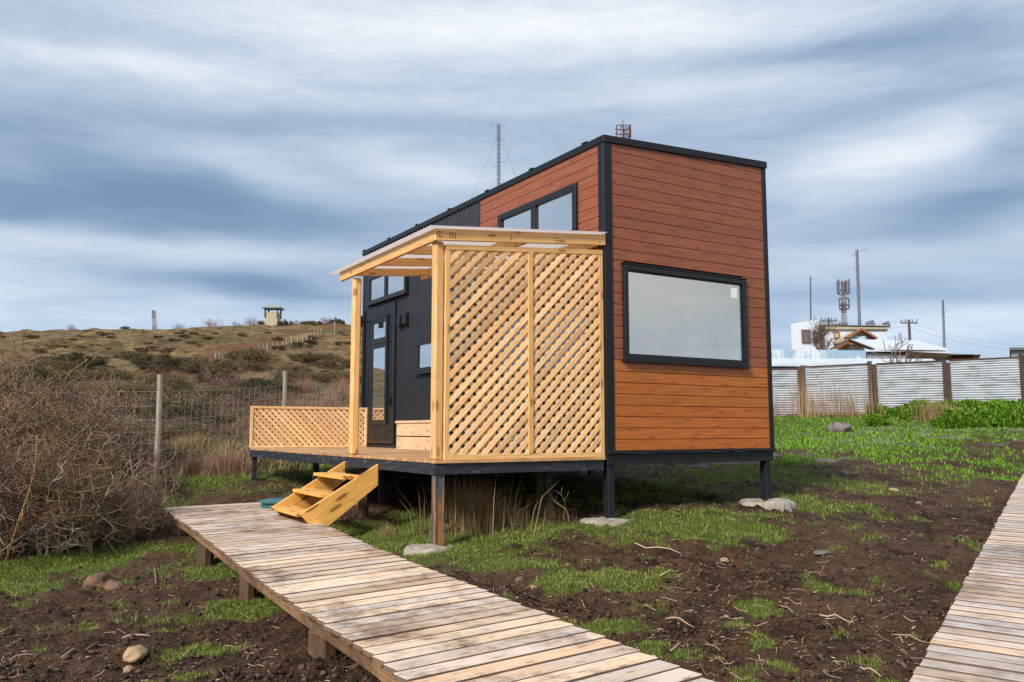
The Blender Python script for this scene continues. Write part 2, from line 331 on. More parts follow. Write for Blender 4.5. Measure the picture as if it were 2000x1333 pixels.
M['walk_r'] = wood('weathered_board_pink', (.66, .50, .36), (.53, .38, .27), knots=.6, rv=.24, stain=.75, stain_shade_col=(.11, .065, .045), grey=(.54, .53, .55), greyamt=.6, vary=(.98, .88, .80), rough=.7, edge=.9, ks=.6, grain=.8)
M['joist'] = wood('joist_wood', (.34, .20, .10), (.20, .11, .055), knots=.3, rv=.3, stain=.7, stain_shade_col=(.05, .028, .018))
M['stump'] = wood('stump_wood', (.15, .085, .045), (.09, .05, .025), knots=.2, rv=.2, stain=.6)
M['oldpost'] = wood('old_post', (.38, .33, .26), (.24, .20, .15), knots=.2, rv=.15, stain=.4, stain_shade_col=(.10, .08, .06))
M['rustpost'] = wood('dark_post', (.12, .07, .05), (.06, .04, .03), knots=.1, rv=.3, stain=.3)
M['clad'] = wood('cladding_red_brown', (.315, .100, .045), (.22, .062, .027), knots=.30, ks=1.0, rv=.08, rough=.42, gloss=.4, knotcol=(.055, .012, .007), grain=.7)
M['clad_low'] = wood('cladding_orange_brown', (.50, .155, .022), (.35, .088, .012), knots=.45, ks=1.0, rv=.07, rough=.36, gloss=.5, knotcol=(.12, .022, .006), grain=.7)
M['black'] = simple('black_trim', (.010, .012, .015), .45, 0, .1, 3, 0, .3)
M['frame'] = simple('window_frame_black', (.012, .013, .016), .4, 0, .08, 3, 0, .35)
M['steel'] = simple('black_ribbed_steel', (.012, .014, .019), .34, 0.0, .12, 2, 0, .5)
M['beam'] = simple('painted_beam', (.015, .018, .024), .5, .3, .3, 5)
M['dark'] = simple('dark_backing', (.012, .011, .010), .9)
M['conc'] = simple('concrete', (.33, .285, .23), .9, 0, .5, 6, 1.0)
M['rock'] = simple('boulder_stone', (.17, .14, .13), .85, 0, .4, 7, .8)
M['rock_tan'] = simple('tan_stone', (.36, .24, .13), .85, 0, .3, 8, .6)
M['rock_brown'] = simple('muddy_stone', (.15, .085, .05), .95, 0, .45, 6, 1.0)
M['inside'] = simple('interior_paint', (.85, .80, .70), .7, 0, .02, 2)
M['picture'] = simple('picture_paper', (.30, .32, .32), .6, 0, .6, 2.5)
M['picframe'] = simple('picture_frame', (.05, .05, .055), .5)
M['sticker'] = simple('paper_sticker', (.80, .85, .80), .7)
M['lid'] = simple('green_plastic', (.03, .13, .14), .4, 0, .2, 5)
M['white'] = simple('white_metal', (.60, .65, .71), .5, .0, .12, 1.5)
M['whiteroof'] = simple('white_roof', (.60, .64, .70), .45, 0, .12, .6)
M['tan'] = simple('tan_panel', (.42, .36, .24), .8)
M['hutroof'] = simple('hut_roof', (.22, .30, .30), .6)
M['galv'] = simple('galvanised_steel', (.30, .32, .35), .5, .3)
M['wire'] = simple('fence_wire', (.36, .37, .36), .5, .3)
M['mastgrey'] = simple('mast_grey', (.13, .14, .17), .6)
M['mastred'] = simple('mast_red', (.12, .035, .032), .6)
M['mastwhite'] = simple('mast_white', (.26, .26, .28), .6)
M['timberbrown'] = simple('brown_boards', (.26, .10, .045), .8, 0, .3, 3)
M['rednet'] = simple('dark_red_boards', (.10, .022, .018), .8, 0, .3, 3)
M['glassdark'] = simple('distant_pane', (.10, .12, .14), .15)
def rusty():
    m_, N, b = mat('rust_streaked_steel'); tc = N.n('ShaderNodeTexCoord').outputs['Object']
    f = N.noise(N.mapping(tc, (14, 14, 2.2)), 1.0, 6, .6, .5)
    c = N.mix(N.ramp(f, .47, .62), (.085, .10, .125), (.40, .17, .05)); N.put(b.inputs['Base Color'], c); b.inputs['Roughness'].default_value = .6; b.inputs['Metallic'].default_value = .3
    return m_
M['rusty'] = rusty()
def worn_beam():
    m_, N, b = mat('worn_dark_channel'); tc = N.n('ShaderNodeTexCoord').outputs['Object']
    f = N.noise(N.mapping(tc, (3, 3, 14)), 1.6, 7, .7, .5)
    c = N.mix(N.ramp(f, .55, .72), (.020, .026, .036), (.16, .18, .20)); c = N.mix(N.m('MULTIPLY', N.ramp(N.noise(tc, 5, 6, .6), .56, .7), .6), c, (.13, .07, .045))
    N.put(b.inputs['Base Color'], c); b.inputs['Roughness'].default_value = .5; return m_
M['channel'] = worn_beam()
def oldtin():
    m_, N, b = mat('old_blue_tin'); tc = N.n('ShaderNodeTexCoord').outputs['Object']
    f = N.noise(N.mapping(tc, (1.2, 1.2, .5)), 1.0, 7, .7, .6)
    c = N.mix(N.ramp(f, .44, .56), (.66, .73, .78), (.30, .46, .60)); c = N.mix(N.m('MULTIPLY', N.ramp(N.noise(tc, 2.2, 6, .7), .55, .7), .6), c, (.42, .38, .32))
    wv_ = N.n('ShaderNodeTexWave', wave_type='BANDS', bands_direction='X'); N.put(wv_.inputs[0], tc); wv_.inputs['Scale'].default_value = 1.3
    c = N.mix(N.m('MULTIPLY', wv_.outputs['Fac'], .25), c, (.25, .30, .36)); N.put(b.inputs['Base Color'], c); b.inputs['Roughness'].default_value = .55; return m_
M['oldtin'] = oldtin()
def fencetin():
    m_, N, b = mat('corrugated_fence_sheet'); tc = N.n('ShaderNodeTexCoord').outputs['Object']
    f = N.noise(N.mapping(tc, (.9, .9, 4)), 1.4, 7, .65, .4)
    c = N.mix(N.ramp(f, .45, .68), (.62, .645, .68), (.38, .39, .41)); c = N.mix(N.m('MULTIPLY', N.ramp(N.noise(tc, 2.1, 6, .7), .60, .74), .6), c, (.22, .17, .15))
    N.put(b.inputs['Base Color'], c); b.inputs['Roughness'].default_value = .42; b.inputs['Metallic'].default_value = .1; return m_
M['fencetin'] = fencetin()
def glass(name, k, tint=(.03, .035, .04), rough=.02, see=False):
    m_, N, b = mat(name); nt = m_.node_tree; nt.nodes.remove(b); o = nt.nodes['Material Output']
    g = N.n('ShaderNodeBsdfGlossy'); g.inputs['Roughness'].default_value = rough; g.inputs['Color'].default_value = (.92, .95, .97, 1)
    d = N.n('ShaderNodeBsdfTransparent') if see else N.n('ShaderNodeBsdfDiffuse'); d.inputs[0].default_value = (.86, .88, .87, 1) if see else (*tint, 1)
    x = N.n('ShaderNodeMixShader'); x.inputs[0].default_value = k; N.L.new(d.outputs[0], x.inputs[1]); N.L.new(g.outputs[0], x.inputs[2]); N.L.new(x.outputs[0], o.inputs[0]); return m_
M['glass'] = glass('side_window_glass', .78)
M['glass_end'] = glass('end_window_glass', .42, see=True)
M['glass_curtain'] = glass('sliding_door_glass', .18, see=True)
def poly_sheet():
    m_, N, b = mat('translucent_roof_sheet'); nt = m_.node_tree; nt.nodes.remove(b); o = nt.nodes['Material Output']
    d = N.n('ShaderNodeBsdfDiffuse'); d.inputs[0].default_value = (.74, .66, .66, 1); t = N.n('ShaderNodeBsdfTranslucent'); t.inputs[0].default_value = (.80, .74, .74, 1)
    g = N.n('ShaderNodeBsdfGlossy'); g.inputs['Roughness'].default_value = .25; a = N.n('ShaderNodeMixShader'); a.inputs[0].default_value = .6
    N.L.new(d.outputs[0], a.inputs[1]); N.L.new(t.outputs[0], a.inputs[2]); c = N.n('ShaderNodeMixShader'); c.inputs[0].default_value = .1
    N.L.new(a.outputs[0], c.inputs[1]); N.L.new(g.outputs[0], c.inputs[2]); N.L.new(c.outputs[0], o.inputs[0]); return m_
M['sheet'] = poly_sheet()
def leafmat(name, a, b_, rough=.7, trans=.25, c3=None):
    m_, N, b = mat(name); r = N.attr('rnd'); c = N.mix(r, a, b_)
    if c3: c = N.mix(N.ramp(N.m('FRACT', N.m('MULTIPLY', r, 5.7)), .7, .8), c, c3)
    oi = N.n('ShaderNodeObjectInfo').outputs['Random']; k = N.ramp(oi, 0, 1, .78, 1.22, False); c = N.mix(1.0, c, N.comb(k, k, k), 'MULTIPLY')
    N.put(b.inputs['Base Color'], c); b.inputs['Roughness'].default_value = rough; b.inputs['Specular IOR Level'].default_value = .25
    if trans:
        nt = m_.node_tree; o = nt.nodes['Material Output']; t = N.n('ShaderNodeBsdfTranslucent'); N.put(t.inputs[0], c); x = N.n('ShaderNodeMixShader'); x.inputs[0].default_value = trans
        N.L.new(b.outputs[0], x.inputs[1]); N.L.new(t.outputs[0], x.inputs[2]); N.L.new(x.outputs[0], o.inputs[0])
    return m_
M['grass'] = leafmat('green_grass', (.045, .095, .008), (.25, .33, .035), c3=(.40, .33, .14))
M['brightgrass'] = leafmat('bright_ground_cover', (.07, .18, .010), (.26, .44, .035))
M['straw'] = leafmat('dry_straw', (.30, .19, .09), (.52, .36, .19))
M['straw_pink'] = leafmat('dry_reddish_straw', (.27, .14, .09), (.46, .30, .20))
M['olive'] = leafmat('olive_leaves', (.045, .044, .016), (.17, .145, .050), c3=(.24, .16, .08))
M['darkgreen'] = leafmat('dark_leaves', (.030, .034, .013), (.095, .098, .034))
M['sage'] = leafmat('sage_leaves', (.16, .18, .11), (.38, .40, .28))
M['redtwig'] = leafmat('reddish_twigs', (.13, .065, .048), (.36, .22, .17), trans=0)
M['twig'] = leafmat('grey_brown_twigs', (.045, .025, .018), (.36, .235, .165), trans=0)
M['brush'] = leafmat('ochre_brown_twigs', (.06, .032, .018), (.36, .21, .115), trans=0, c3=(.17, .15, .06))
M['stem'] = leafmat('pale_stems', (.22, .155, .11), (.52, .42, .32), trans=0)
M['yellowstem'] = leafmat('ochre_stem', (.40, .22, .07), (.48, .28, .10), trans=0)
M['deadleaf'] = leafmat('dead_leaves', (.11, .06, .03), (.30, .20, .10), c3=(.14, .15, .05))
M['litter'] = leafmat('straw_litter', (.22, .13, .075), (.52, .37, .24), trans=0)
M['clod'] = leafmat('soil_clod', (.020, .011, .007), (.15, .085, .052), trans=0)
M['debris'] = leafmat('root_scraps', (.030, .015, .007), (.30, .15, .065), trans=0, c3=(.42, .29, .17))
M['chips'] = leafmat('chips', (.16, .09, .055), (.62, .46, .32), trans=0)
M['heath'] = leafmat('heath_clumps', (.075, .055, .025), (.26, .18, .08), c3=(.36, .27, .14))
# ground
def ground_mat():
    m_, N, b = mat('ground'); tc = N.n('ShaderNodeTexCoord').outputs['Object']; g = N.attr('grass'); hl = N.attr('hill'); gv = N.attr('gravel'); tr = N.attr('track')
    n1 = N.noise(tc, .8, 6, .6); n2 = N.noise(tc, 5.0, 8, .65); n3 = N.noise(tc, 34.0, 6, .7)
    soil = N.mix(N.ramp(N.m('ADD', N.m('MULTIPLY', n2, .5), N.m('MULTIPLY', n3, .5)), .40, .62), (.010, .005, .003), (.112, .056, .027)); soil = N.mix(N.m('MULTIPLY', N.ramp(n1, .42, .68), .6), soil, (.115, .064, .037))
    sp = N.n('ShaderNodeTexVoronoi'); N.put(sp.inputs['Vector'], tc); sp.inputs['Scale'].default_value = 38
    spk = N.m('MULTIPLY', N.ramp(sp.outputs['Distance'], .12, .26, 1, 0), N.ramp(n3, .5, .62)); soil = N.mix(N.m('MULTIPLY', spk, .8), soil, (.42, .29, .19))
    gc = N.mix(n3, (.030, .055, .008), (.13, .18, .030)); c = N.mix(N.m('MULTIPLY', g, .8), soil, gc)
    gr = N.mix(N.ramp(n3, .3, .7), (.10, .09, .085), (.42, .37, .34)); c = N.mix(N.m('MULTIPLY', gv, .85), c, gr)
    # heath on the hill
    h1 = N.noise(N.mapping(tc, (.6, 1.3, 1)), .10, 9, .68, .6); h2 = N.noise(tc, .45, 8, .72, .4); h3 = N.noise(tc, 2.2, 6, .7)
    hc = N.mix(N.ramp(h2, .36, .62), (.085, .045, .020), (.205, .140, .064)); hc = N.mix(N.m('MULTIPLY', N.ramp(h1, .50, .62), .85), hc, (.075, .070, .024))
    hc = N.mix(N.m('MULTIPLY', N.ramp(h1, .46, .34), .55), hc, (.26, .175, .080)); hc = N.mix(N.m('MULTIPLY', N.ramp(N.noise(tc, .22, 7, .7, 1.0), .57, .66), .8), hc, (.055, .027, .014))
    k = N.ramp(h3, .25, .75, .6, 1.35, False); hc = N.mix(1.0, hc, N.comb(k, k, k), 'MULTIPLY')
    c = N.mix(hl, c, hc); c = N.mix(N.m('MULTIPLY', tr, N.ramp(h3, .3, .6, .6, 1)), c, (.13, .058, .030))
    N.put(b.inputs['Base Color'], c); b.inputs['Roughness'].default_value = .92; b.inputs['Specular IOR Level'].default_value = .2
    bp = N.n('ShaderNodeBump'); bp.inputs['Strength'].default_value = 1.0; bp.inputs['Distance'].default_value = .05
    N.put(bp.inputs['Height'], N.m('ADD', N.m('MULTIPLY', N.noise(tc, 18, 8, .7), .7), N.m('MULTIPLY', h2, .0))); N.L.new(bp.outputs[0], b.inputs['Normal'])
    return m_
M['ground'] = ground_mat()

# ------------------------------------------------------------------ ground sheet (polar grid, one sheet to the horizon)
NA, NR = 620, 720
front = np.linspace(R(-50), R(50), 520, endpoint=False); back = np.linspace(R(50), R(310), 100, endpoint=False)
ang = np.concatenate([front, back]); rr = np.exp(np.linspace(math.log(.6), math.log(900), NR))
A, Q = np.meshgrid(ang, rr); gx = (Q * np.sin(A)).ravel(); gy = (Q * np.cos(A)).ravel()
gz = zg(gx, gy)
idx = np.arange(NA * NR).reshape(NR, NA); a = idx[:-1, :]; b = np.roll(idx, -1, 1)[:-1, :]; c = np.roll(idx, -1, 1)[1:, :]; d = idx[1:, :]
quads = np.stack([a, d, c, b], -1).reshape(-1, 4)
dist = np.hypot(gx, gy)
hill = np.clip((dist - 15.5) / 3, 0, 1) * np.clip((-2.0 - gx + .12 * gy) / 2, 0, 1) * .85 + np.clip((dist - 24) / 22, 0, .15) * (gx < 6) + np.clip((dist - 34) / 10, 0, 1) * (gx >= 6)
gm = gmask(gx, gy)
grav = np.zeros_like(gx)
for px, py, rx, ry in ((1640, 862, 2.2, 1.0), (1900, 838, 4.0, 1.4), (1340, 897, 3, 1.3), (1560, 868, 2, 1.0), (1750, 850, 3, 1.2)):
    x, y = hit(px, py); grav = np.maximum(grav, np.exp(-(((gx - x) / rx) ** 2 + ((gy - y) / ry) ** 2)))
grav = np.clip(grav * 1.1 + (fbm(gx * 2, gy * 2, 4, 71) - .5) * 2.4 - .35, 0, 1) * (grav > .1)
tp = [hit(x_, y_) for x_, y_ in ((330, 735), (400, 702), (470, 682), (540, 662), (600, 648), (650, 640))]
trk = np.full_like(gx, 1e9)
for (ax_, ay_), (bx_, by_) in zip(tp[:-1], tp[1:]):
    ex, ey = bx_ - ax_, by_ - ay_; tt = np.clip(((gx - ax_) * ex + (gy - ay_) * ey) / (ex * ex + ey * ey), 0, 1); trk = np.minimum(trk, np.hypot(gx - ax_ - tt * ex, gy - ay_ - tt * ey))
track = np.clip(1.4 - (trk + (fbm(gx * .5, gy * .5, 3, 66) - .5) * 2) / 2.1, 0, 1)
ground = mesh_np('ground', np.stack([gx, gy, gz], 1), quads, M['ground'], None, {'grass': gm, 'hill': hill, 'gravel': grav, 'track': track}, True)
tag(ground, kind='structure')
# small disc closing the sheet under the camera
inner = MB(); n0 = 60; c0 = [(.6 * math.sin(t), .6 * math.cos(t)) for t in np.linspace(0, 2 * math.pi, n0, endpoint=False)]
g2 = mesh_np('ground', [(0, 0, zt(0, 0))] + [(x * 1.05, y * 1.05, zt(x * 1.05, y * 1.05) - .01) for x, y in c0], [(0, 1 + (k + 1) % n0, 1 + k) for k in range(n0)], M['ground'], None, {'grass': np.zeros(n0 + 1)}, True)
tag(g2, kind='structure')

# ------------------------------------------------------------------ tiny house
house = tag(empty('tiny_house', (P0.x, P0.y, 0), AZH), 'tall narrow house of red-brown boards and black ribbed steel on dark steel legs', 'tiny house')
W_, L_ = 2.78, 7.8; ZB, ZT0, ZT1 = 1.27, 5.07, 5.22
def zroof(u): return ZT0 + (ZT1 - ZT0) * u / W_
def planks(mb_hi, mb_lo, axis, off, s0, s1, z1f, holes, out_):   # horizontal boards on a wall, split round the openings
    k = 0; z = ZB; ex = .1355
    while z < 5.3:
        za, zb = z, z + ex - .008; spans = [(s0, s1)]
        for (h0, h1, hz0, hz1) in holes:
            ns = []
            for a_, b_ in spans:
                if zb <= hz0 or za >= hz1 or b_ <= h0 or a_ >= h1: ns.append((a_, b_)); continue
                if a_ < h0: ns.append((a_, h0))
                if b_ > h1: ns.append((h1, b_))
            spans = ns
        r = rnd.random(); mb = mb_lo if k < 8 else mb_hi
        for a_, b_ in spans:
            ta, tb = z1f(a_), z1f(b_)
            if za > min(ta, tb) - .01: 
                if za > max(ta, tb) - .03: continue
                # board cut on the slope
                f_ = (za - ta) / (tb - ta + 1e-9); a2 = a_ + f_ * (b_ - a_); ta = za + .001; a_ = a2
            t0, t1 = min(zb, ta), min(zb, tb); th = .022
            if axis == 'u':
                pts = [(a_, 0, za), (b_, 0, za), (b_, 0, t1), (a_, 0, t0)]; mb.poly([(p[0], off, p[2]) for p in pts][::-1], (0, -th, 0), r)
            else:
                pts = [(a_, za), (b_, za), (b_, t1), (a_, t0)]; mb.poly([(off, p[0], p[1]) for p in pts], (-th, 0, 0), r)
        z += ex; k += 1
WU0, WU1, WZ0, WZ1 = .235, 2.335, 2.35, 3.52
# end wall boards
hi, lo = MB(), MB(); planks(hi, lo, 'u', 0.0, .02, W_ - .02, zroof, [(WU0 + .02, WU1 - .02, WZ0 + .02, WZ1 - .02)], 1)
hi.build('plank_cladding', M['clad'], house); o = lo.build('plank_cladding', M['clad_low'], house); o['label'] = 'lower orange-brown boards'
# side wall boards by the porch
UPV0, UPV1, UPZ0, UPZ1 = .52, 2.47, 3.96, 4.64
hi, lo = MB(), MB(); planks(hi, hi, 'v', 0.0, .02, 3.08, lambda v: ZT0 - .05, [(UPV0 + .02, UPV1 - .02, UPZ0 + .02, UPZ1 - .02), (.28, 2.52, 1.3, 3.13)], 1)
hi.build('plank_cladding', M['clad'], house)
# wall backing shell with the window opening cut out (end wall in four pieces)
sh = MB(); t = .06
for v0, v1, z0, z1 in ((.001, .34, ZB, 5.05), (2.46, L_, ZB, 5.05), (.34, 2.46, ZB, 1.37), (.34, 2.46, 3.07, 5.05)): sh.box(.001, v0, z0, t, v1, z1)
sh.poly([(W_, .001, ZB), (W_, L_, ZB), (W_, L_, ZT1 - .02), (W_, .001, ZT1 - .02)], (-t, 0, 0))
sh.poly([(t, L_, ZB), (t, L_, ZT0 - .02), (W_ - t, L_, ZT1 - .02), (W_ - t, L_, ZB)], (0, -t, 0))
for x0, x1, z0, z1 in ((t, WU0 + .03, ZB, 5.0), (WU1 - .03, W_ - t, ZB, 5.0), (WU0 + .03, WU1 - .03, ZB, WZ0 + .03), (WU0 + .03, WU1 - .03, WZ1 - .03, 5.0)): sh.box(x0, .001, z0, x1, t, z1)
sh.poly([(t, .001, 5.0), (W_ - t, .001, 5.0), (W_ - t, .001, zroof(W_ - t) - .02), (t, .001, zroof(t) - .02)], (0, t, 0))
sh.build('wall', M['dark'], house)
# interior room seen through the end window
im = MB(); i0 = .075
im.box(i0, .3, 1.36, W_ - i0, 5.0, 1.40); im.box(i0, i0, 3.82, W_ - i0, 5.0, 3.86)
im.box(W_ - .10, i0, 1.40, W_ - i0, 5.0, 3.82); im.box(i0, i0, 1.40, .10, .34, 3.82); im.box(i0, 2.46, 1.40, .10, 5.0, 3.82); im.box(i0, .34, 3.07, .10, 2.46, 3.82); im.box(.10, 4.9, 1.40, W_ - .10, 4.95, 3.82)
im.build('interior_room', M['inside'], house)
pm = MB(); fu = W_ - .101
fr = MB(); fr.box(fu - .025, .84, 2.72, fu, 1.74, 2.76); fr.box(fu - .025, .84, 3.38, fu, 1.74, 3.42); fr.box(fu - .025, .84, 2.76, fu, .88, 3.38); fr.box(fu - .025, 1.70, 2.76, fu, 1.74, 3.38)
pf = fr.build('framed_picture', M['picframe'], house); pm.box(fu - .012, .88, 2.76, fu - .002, 1.70, 3.38); pm.build('picture_sheet', M['picture'], pf)
# black steel side, real vertical ribs
st = MB(); v = 3.10; pitch = .105; V_, F_ = [], []
cols = []
while v < L_ - .02:
    for dv, du in ((0, -.002), (.060, -.002), (.070, -.031), (.090, -.031)):
        if v + dv < L_: cols.append((v + dv, du))
    v += pitch
for (vv, du) in cols: V_ += [(du, vv, ZB - .01), (du, vv, ZT0 - .06)]
F_ = [(2 * k, 2 * k + 1, 2 * k + 3, 2 * k + 2) for k in range(len(cols) - 1)]
ss = mesh_np('ribbed_steel_cladding', V_, F_, M['steel'], house)
# far long wall and back wall in the same steel
tb = MB(); tb.box(W_ + .001, 0.02, ZB, W_ + .02, L_, ZT1 - .05); tb.box(.02, L_ + .001, ZB, W_, L_ + .02, ZT0 - .05); tb.build('rear_cladding', M['steel'], house)
# corner and edge trims
e_ = .034
class TR:
    def box(s, *a): m_ = MB(); m_.box(*a); m_.build('corner_trim', M['black'], house, .004)
tr = TR()
tr.box(-e_, -e_, ZB - .05, .085, -.0005, ZT0 + .0); tr.box(-e_, .0005, ZB - .05, -.0005, .09, ZT0)       # near corner, two leaves
tr.box(W_ - .045, -e_, ZB - .05, W_ + e_, -.0005, ZT1 - .02); tr.box(W_ + .021, .0, ZB - .05, W_ + e_, .1, ZT1 - .02)
tr.box(-e_ + .002, 3.06, ZB, -.0008, 3.105, ZT0 - .05)
tr.box(-e_, L_ - .08, ZB - .02, -.0005, L_ + .025, ZT0)
rf = MB()
rf.poly([(-.045, -.05, ZT0 - .06), (W_ + .05, -.05, ZT1 - .07), (W_ + .05, -.05, ZT1 + .025), (-.045, -.05, ZT0 + .03)], (0, L_ + .12, 0))
ro = rf.build('roof', M['black'], house, .006)
v = .3
while v < L_: fl = MB(); fl.box(-.052, v, ZT0 + .032, .05, v + .10, ZT0 + .046); fl.build('roof_clip', M['black'], ro); v += 1.24
# bottom beam and legs
bm = MB(); bm.box(-.02, -.02, 1.10, W_ + .02, .08, 1.245); bm.box(-.02, L_ - .1, 1.10, W_ + .02, L_, 1.245); bm.box(-.02, .08, 1.10, .08, L_ - .1, 1.245); bm.box(W_ - .08, .08, 1.10, W_ + .02, L_ - .1, 1.245)
for v in (1.9, 3.9, 5.8): bm.box(.08, v, 1.12, W_ - .08, v + .08, 1.24)
bm.box(0, 0, 1.246, W_, L_, 1.268); bm.build('chassis_frame', M['beam'], house, .004)
fl = MB(); k = 0
for k in range(14):
    u0 = -.03 + k * (W_ + .06) / 14; u1 = u0 + (W_ + .06) / 14; j = rnd.uniform(-.006, .010)
    fl.obox((u0, -.062 - abs(j), 1.232 + j), (u1 - u0, 0, rnd.uniform(-.006, .006)), (0, .03, 0), (0, 0, .032))
fl.build('bottom_flashing', M['beam'], house)
for u, v in ((-.0, 0), (W_ - .12, 0), (0.0, 3.9), (W_ - .12, 3.9), (0.0, L_ - .2), (W_ - .12, L_ - .2)):
    p = loc2w(u + .05, v + .05); g = zt(p.x, p.y); lb = MB(); lb.box(u, v, g - .1, u + .10, v + .10, 1.099); lb.build('leg', M['beam'], house, .005)
# windows
def window_on_side(v0, v1, z0, z1, fw=.07, mull=None, depth=.055, name='window', gl='glass', lite_depth=.028):
    f_ = MB(); u0, u1 = -depth, -.0006
    f_.box(u0, v0, z0, u1, v1, z0 + fw); f_.box(u0, v0, z1 - fw, u1, v1, z1); f_.box(u0, v0, z0 + fw, u1, v0 + fw, z1 - fw); f_.box(u0, v1 - fw, z0 + fw, u1, v1, z1 - fw)
    for m0 in (mull or []): f_.box(u0 - .002, m0 - fw * .6, z0 + fw, u1, m0 + fw * .6, z1 - fw)
    f_.box(u0 - .028, v0 - .02, z0 - .026, u1, v1 + .02, z0 - .001)
    w_ = f_.build(name, M['frame'], house, .003); g_ = MB(); g_.box(-lite_depth, v0 + fw, z0 + fw, -lite_depth + .004 if gl == 'glass_curtain' else -.002, v1 - fw, z1 - fw); g_.build('pane', M[gl], w_); return w_
window_on_side(UPV0, UPV1, UPZ0, UPZ1, .085, [1.52], .06)
window_on_side(.28, 2.52, 1.30, 3.13, .07, [1.4], .05, 'sliding_door', 'glass_curtain')
window_on_side(5.68, 7.45, 3.95, 4.50, .07, [6.6], .075, lite_depth=.05)
window_on_side(4.35, 5.22, 2.48, 3.04, .085, None, .075, lite_depth=.05)
# end window: frame, see-through pane, sticker
f_ = MB(); fw = .062
f_.box(WU0, -.062, WZ0, WU1, .05, WZ0 + fw); f_.box(WU0, -.062, WZ1 - fw, WU1, .05, WZ1); f_.box(WU0, -.062, WZ0 + fw, WU0 + fw, .05, WZ1 - fw); f_.box(WU1 - fw, -.062, WZ0 + fw, WU1, .05, WZ1 - fw)
f_.box(WU0 - .02, -.07, WZ1 + .001, WU1 + .02, -.022, WZ1 + .02); f_.box(WU0 - .02, -.085, WZ0 - .024, WU1 + .02, -.022, WZ0 - .001)
wn = f_.build('window', M['frame'], house, .004)
f2 = MB(); q = .018; a0, a1, b0, b1 = WU0 + fw, WU1 - fw, WZ0 + fw, WZ1 - fw
f2.box(a0, -.045, b0, a1, -.01, b0 + q); f2.box(a0, -.045, b1 - q, a1, -.01, b1); f2.box(a0, -.045, b0 + q, a0 + q, -.01, b1 - q); f2.box(a1 - q, -.045, b0 + q, a1, -.01, b1 - q); f2.build('glazing_bead', M['black'], wn)
g_ = MB(); g_.box(a0 + q, -.028, b0 + q, a1 - q, -.024, b1 - q); g_.build('pane', M['glass_end'], wn)
g_ = MB(); g_.box(a1 - .20, -.0315, b1 - .20, a1 - .085, -.029, b1 - .06); g_.build('sticker', M['sticker'], wn)
# door with a tall narrow light and a small light above
d_ = MB(); d_.box(-.05, 6.22, 1.275, -.001, 7.62, 1.32); v = 6.24
while v < 7.58: d_.box(-.048, v, 1.32, -.001, min(v + .052, 7.6), 3.86); d_.box(-.034, v + .052, 1.32, -.001, min(v + .085, 7.6), 3.86); v += .085
dr = d_.build('door', M['steel'], house)
def light(v0, v1, z0, z1, fw):
    f_ = MB(); f_.box(-.075, v0, z0, -.0505, v1, z0 + fw); f_.box(-.075, v0, z1 - fw, -.0505, v1, z1); f_.box(-.075, v0, z0 + fw, -.0505, v0 + fw, z1 - fw); f_.box(-.075, v1 - fw, z0 + fw, -.0505, v1, z1 - fw)
    f_.box(-.085, v0 - .02, z1 + .001, -.0505, v1 + .02, z1 + .02)
    f_.build('window_frame', M['frame'], dr); g_ = MB(); g_.box(-.062, v0 + fw, z0 + fw, -.0505, v1 - fw, z1 - fw); g_.build('pane', M['glass'], dr)
light(6.47, 7.25, 1.62, 3.14, .085); light(6.47, 7.25, 3.16, 3.62, .085)
h_ = MB(); h_.box(-.085, 6.30, 1.95, -.05, 6.33, 2.10); h_.box(-.10, 6.30, 2.05, -.085, 6.44, 2.075); h_.build('door_handle', M['black'], dr)
fr_ = MB(); fr_.box(-.07, 6.12, 1.275, -.0007, 6.20, 3.86); fr_.box(-.07, 7.63, 1.275, -.0007, 7.70, 3.86); fr_.box(-.055, 6.2, 1.50, -.0495, 7.62, 1.53); fr_.build('door_frame', M['black'], house)
lb = MB(); lb.box(-.12, 5.82, 3.36, -.03, 5.96, 3.56); lb.box(-.10, 5.60, 3.38, -.03, 5.78, 3.58); lb.build('outdoor_lamp', M['black'], house, .005)
lb = MB(); lb.tube([(-.02, 7.3, 3.60), (-.24, 7.3, 3.60)], .018, 6); lb.box(-.07, 7.22, 3.555, -.036, 7.38, 3.645); lb.box(-.31, 7.25, 3.50, -.24, 7.35, 3.70); lb.build('wall_lamp', M['black'], house, .004)

# ------------------------------------------------------------------ porch: steel frame, decking, posts, lattice, roof
porch = tag(empty('porch', (P0.x, P0.y, 0), AZH), 'raised pine porch along the black side wall, with lattice screens and a pale sheet roof', 'porch')
UO = -2.27; VE = 7.42; ZD = 1.195
dk = MB(); v = .045
while v < VE - .05:
    dk.box(UO - .01 + rnd.uniform(-.006, .006), v, ZD - .03, -.075 - .0, v + .098, ZD + rnd.uniform(-.001, .001)); v += .105
dk.box(UO - .012, -.03, ZD - .032, -.055, .04, ZD + .001); dk.build('decking', M['deck'], porch, .002)
ch = MB(); zb0, zb1 = 1.045, ZD - .033
ch.box(UO, 0, zb0, UO + .06, VE, zb1); ch.box(UO + .06, 0, zb0, -.06, .06, zb1); ch.box(UO + .06, VE - .06, zb0, -.06, VE, zb1); ch.box(-.10, .06, zb0, -.04, VE - .06, zb1)
for v in (1.2, 2.4, 3.6, 4.8, 6.0): ch.box(UO + .06, v, zb0 + .01, -.10, v + .05, zb1 - .002)
ch.build('steel_frame', M['channel'], porch, .003)
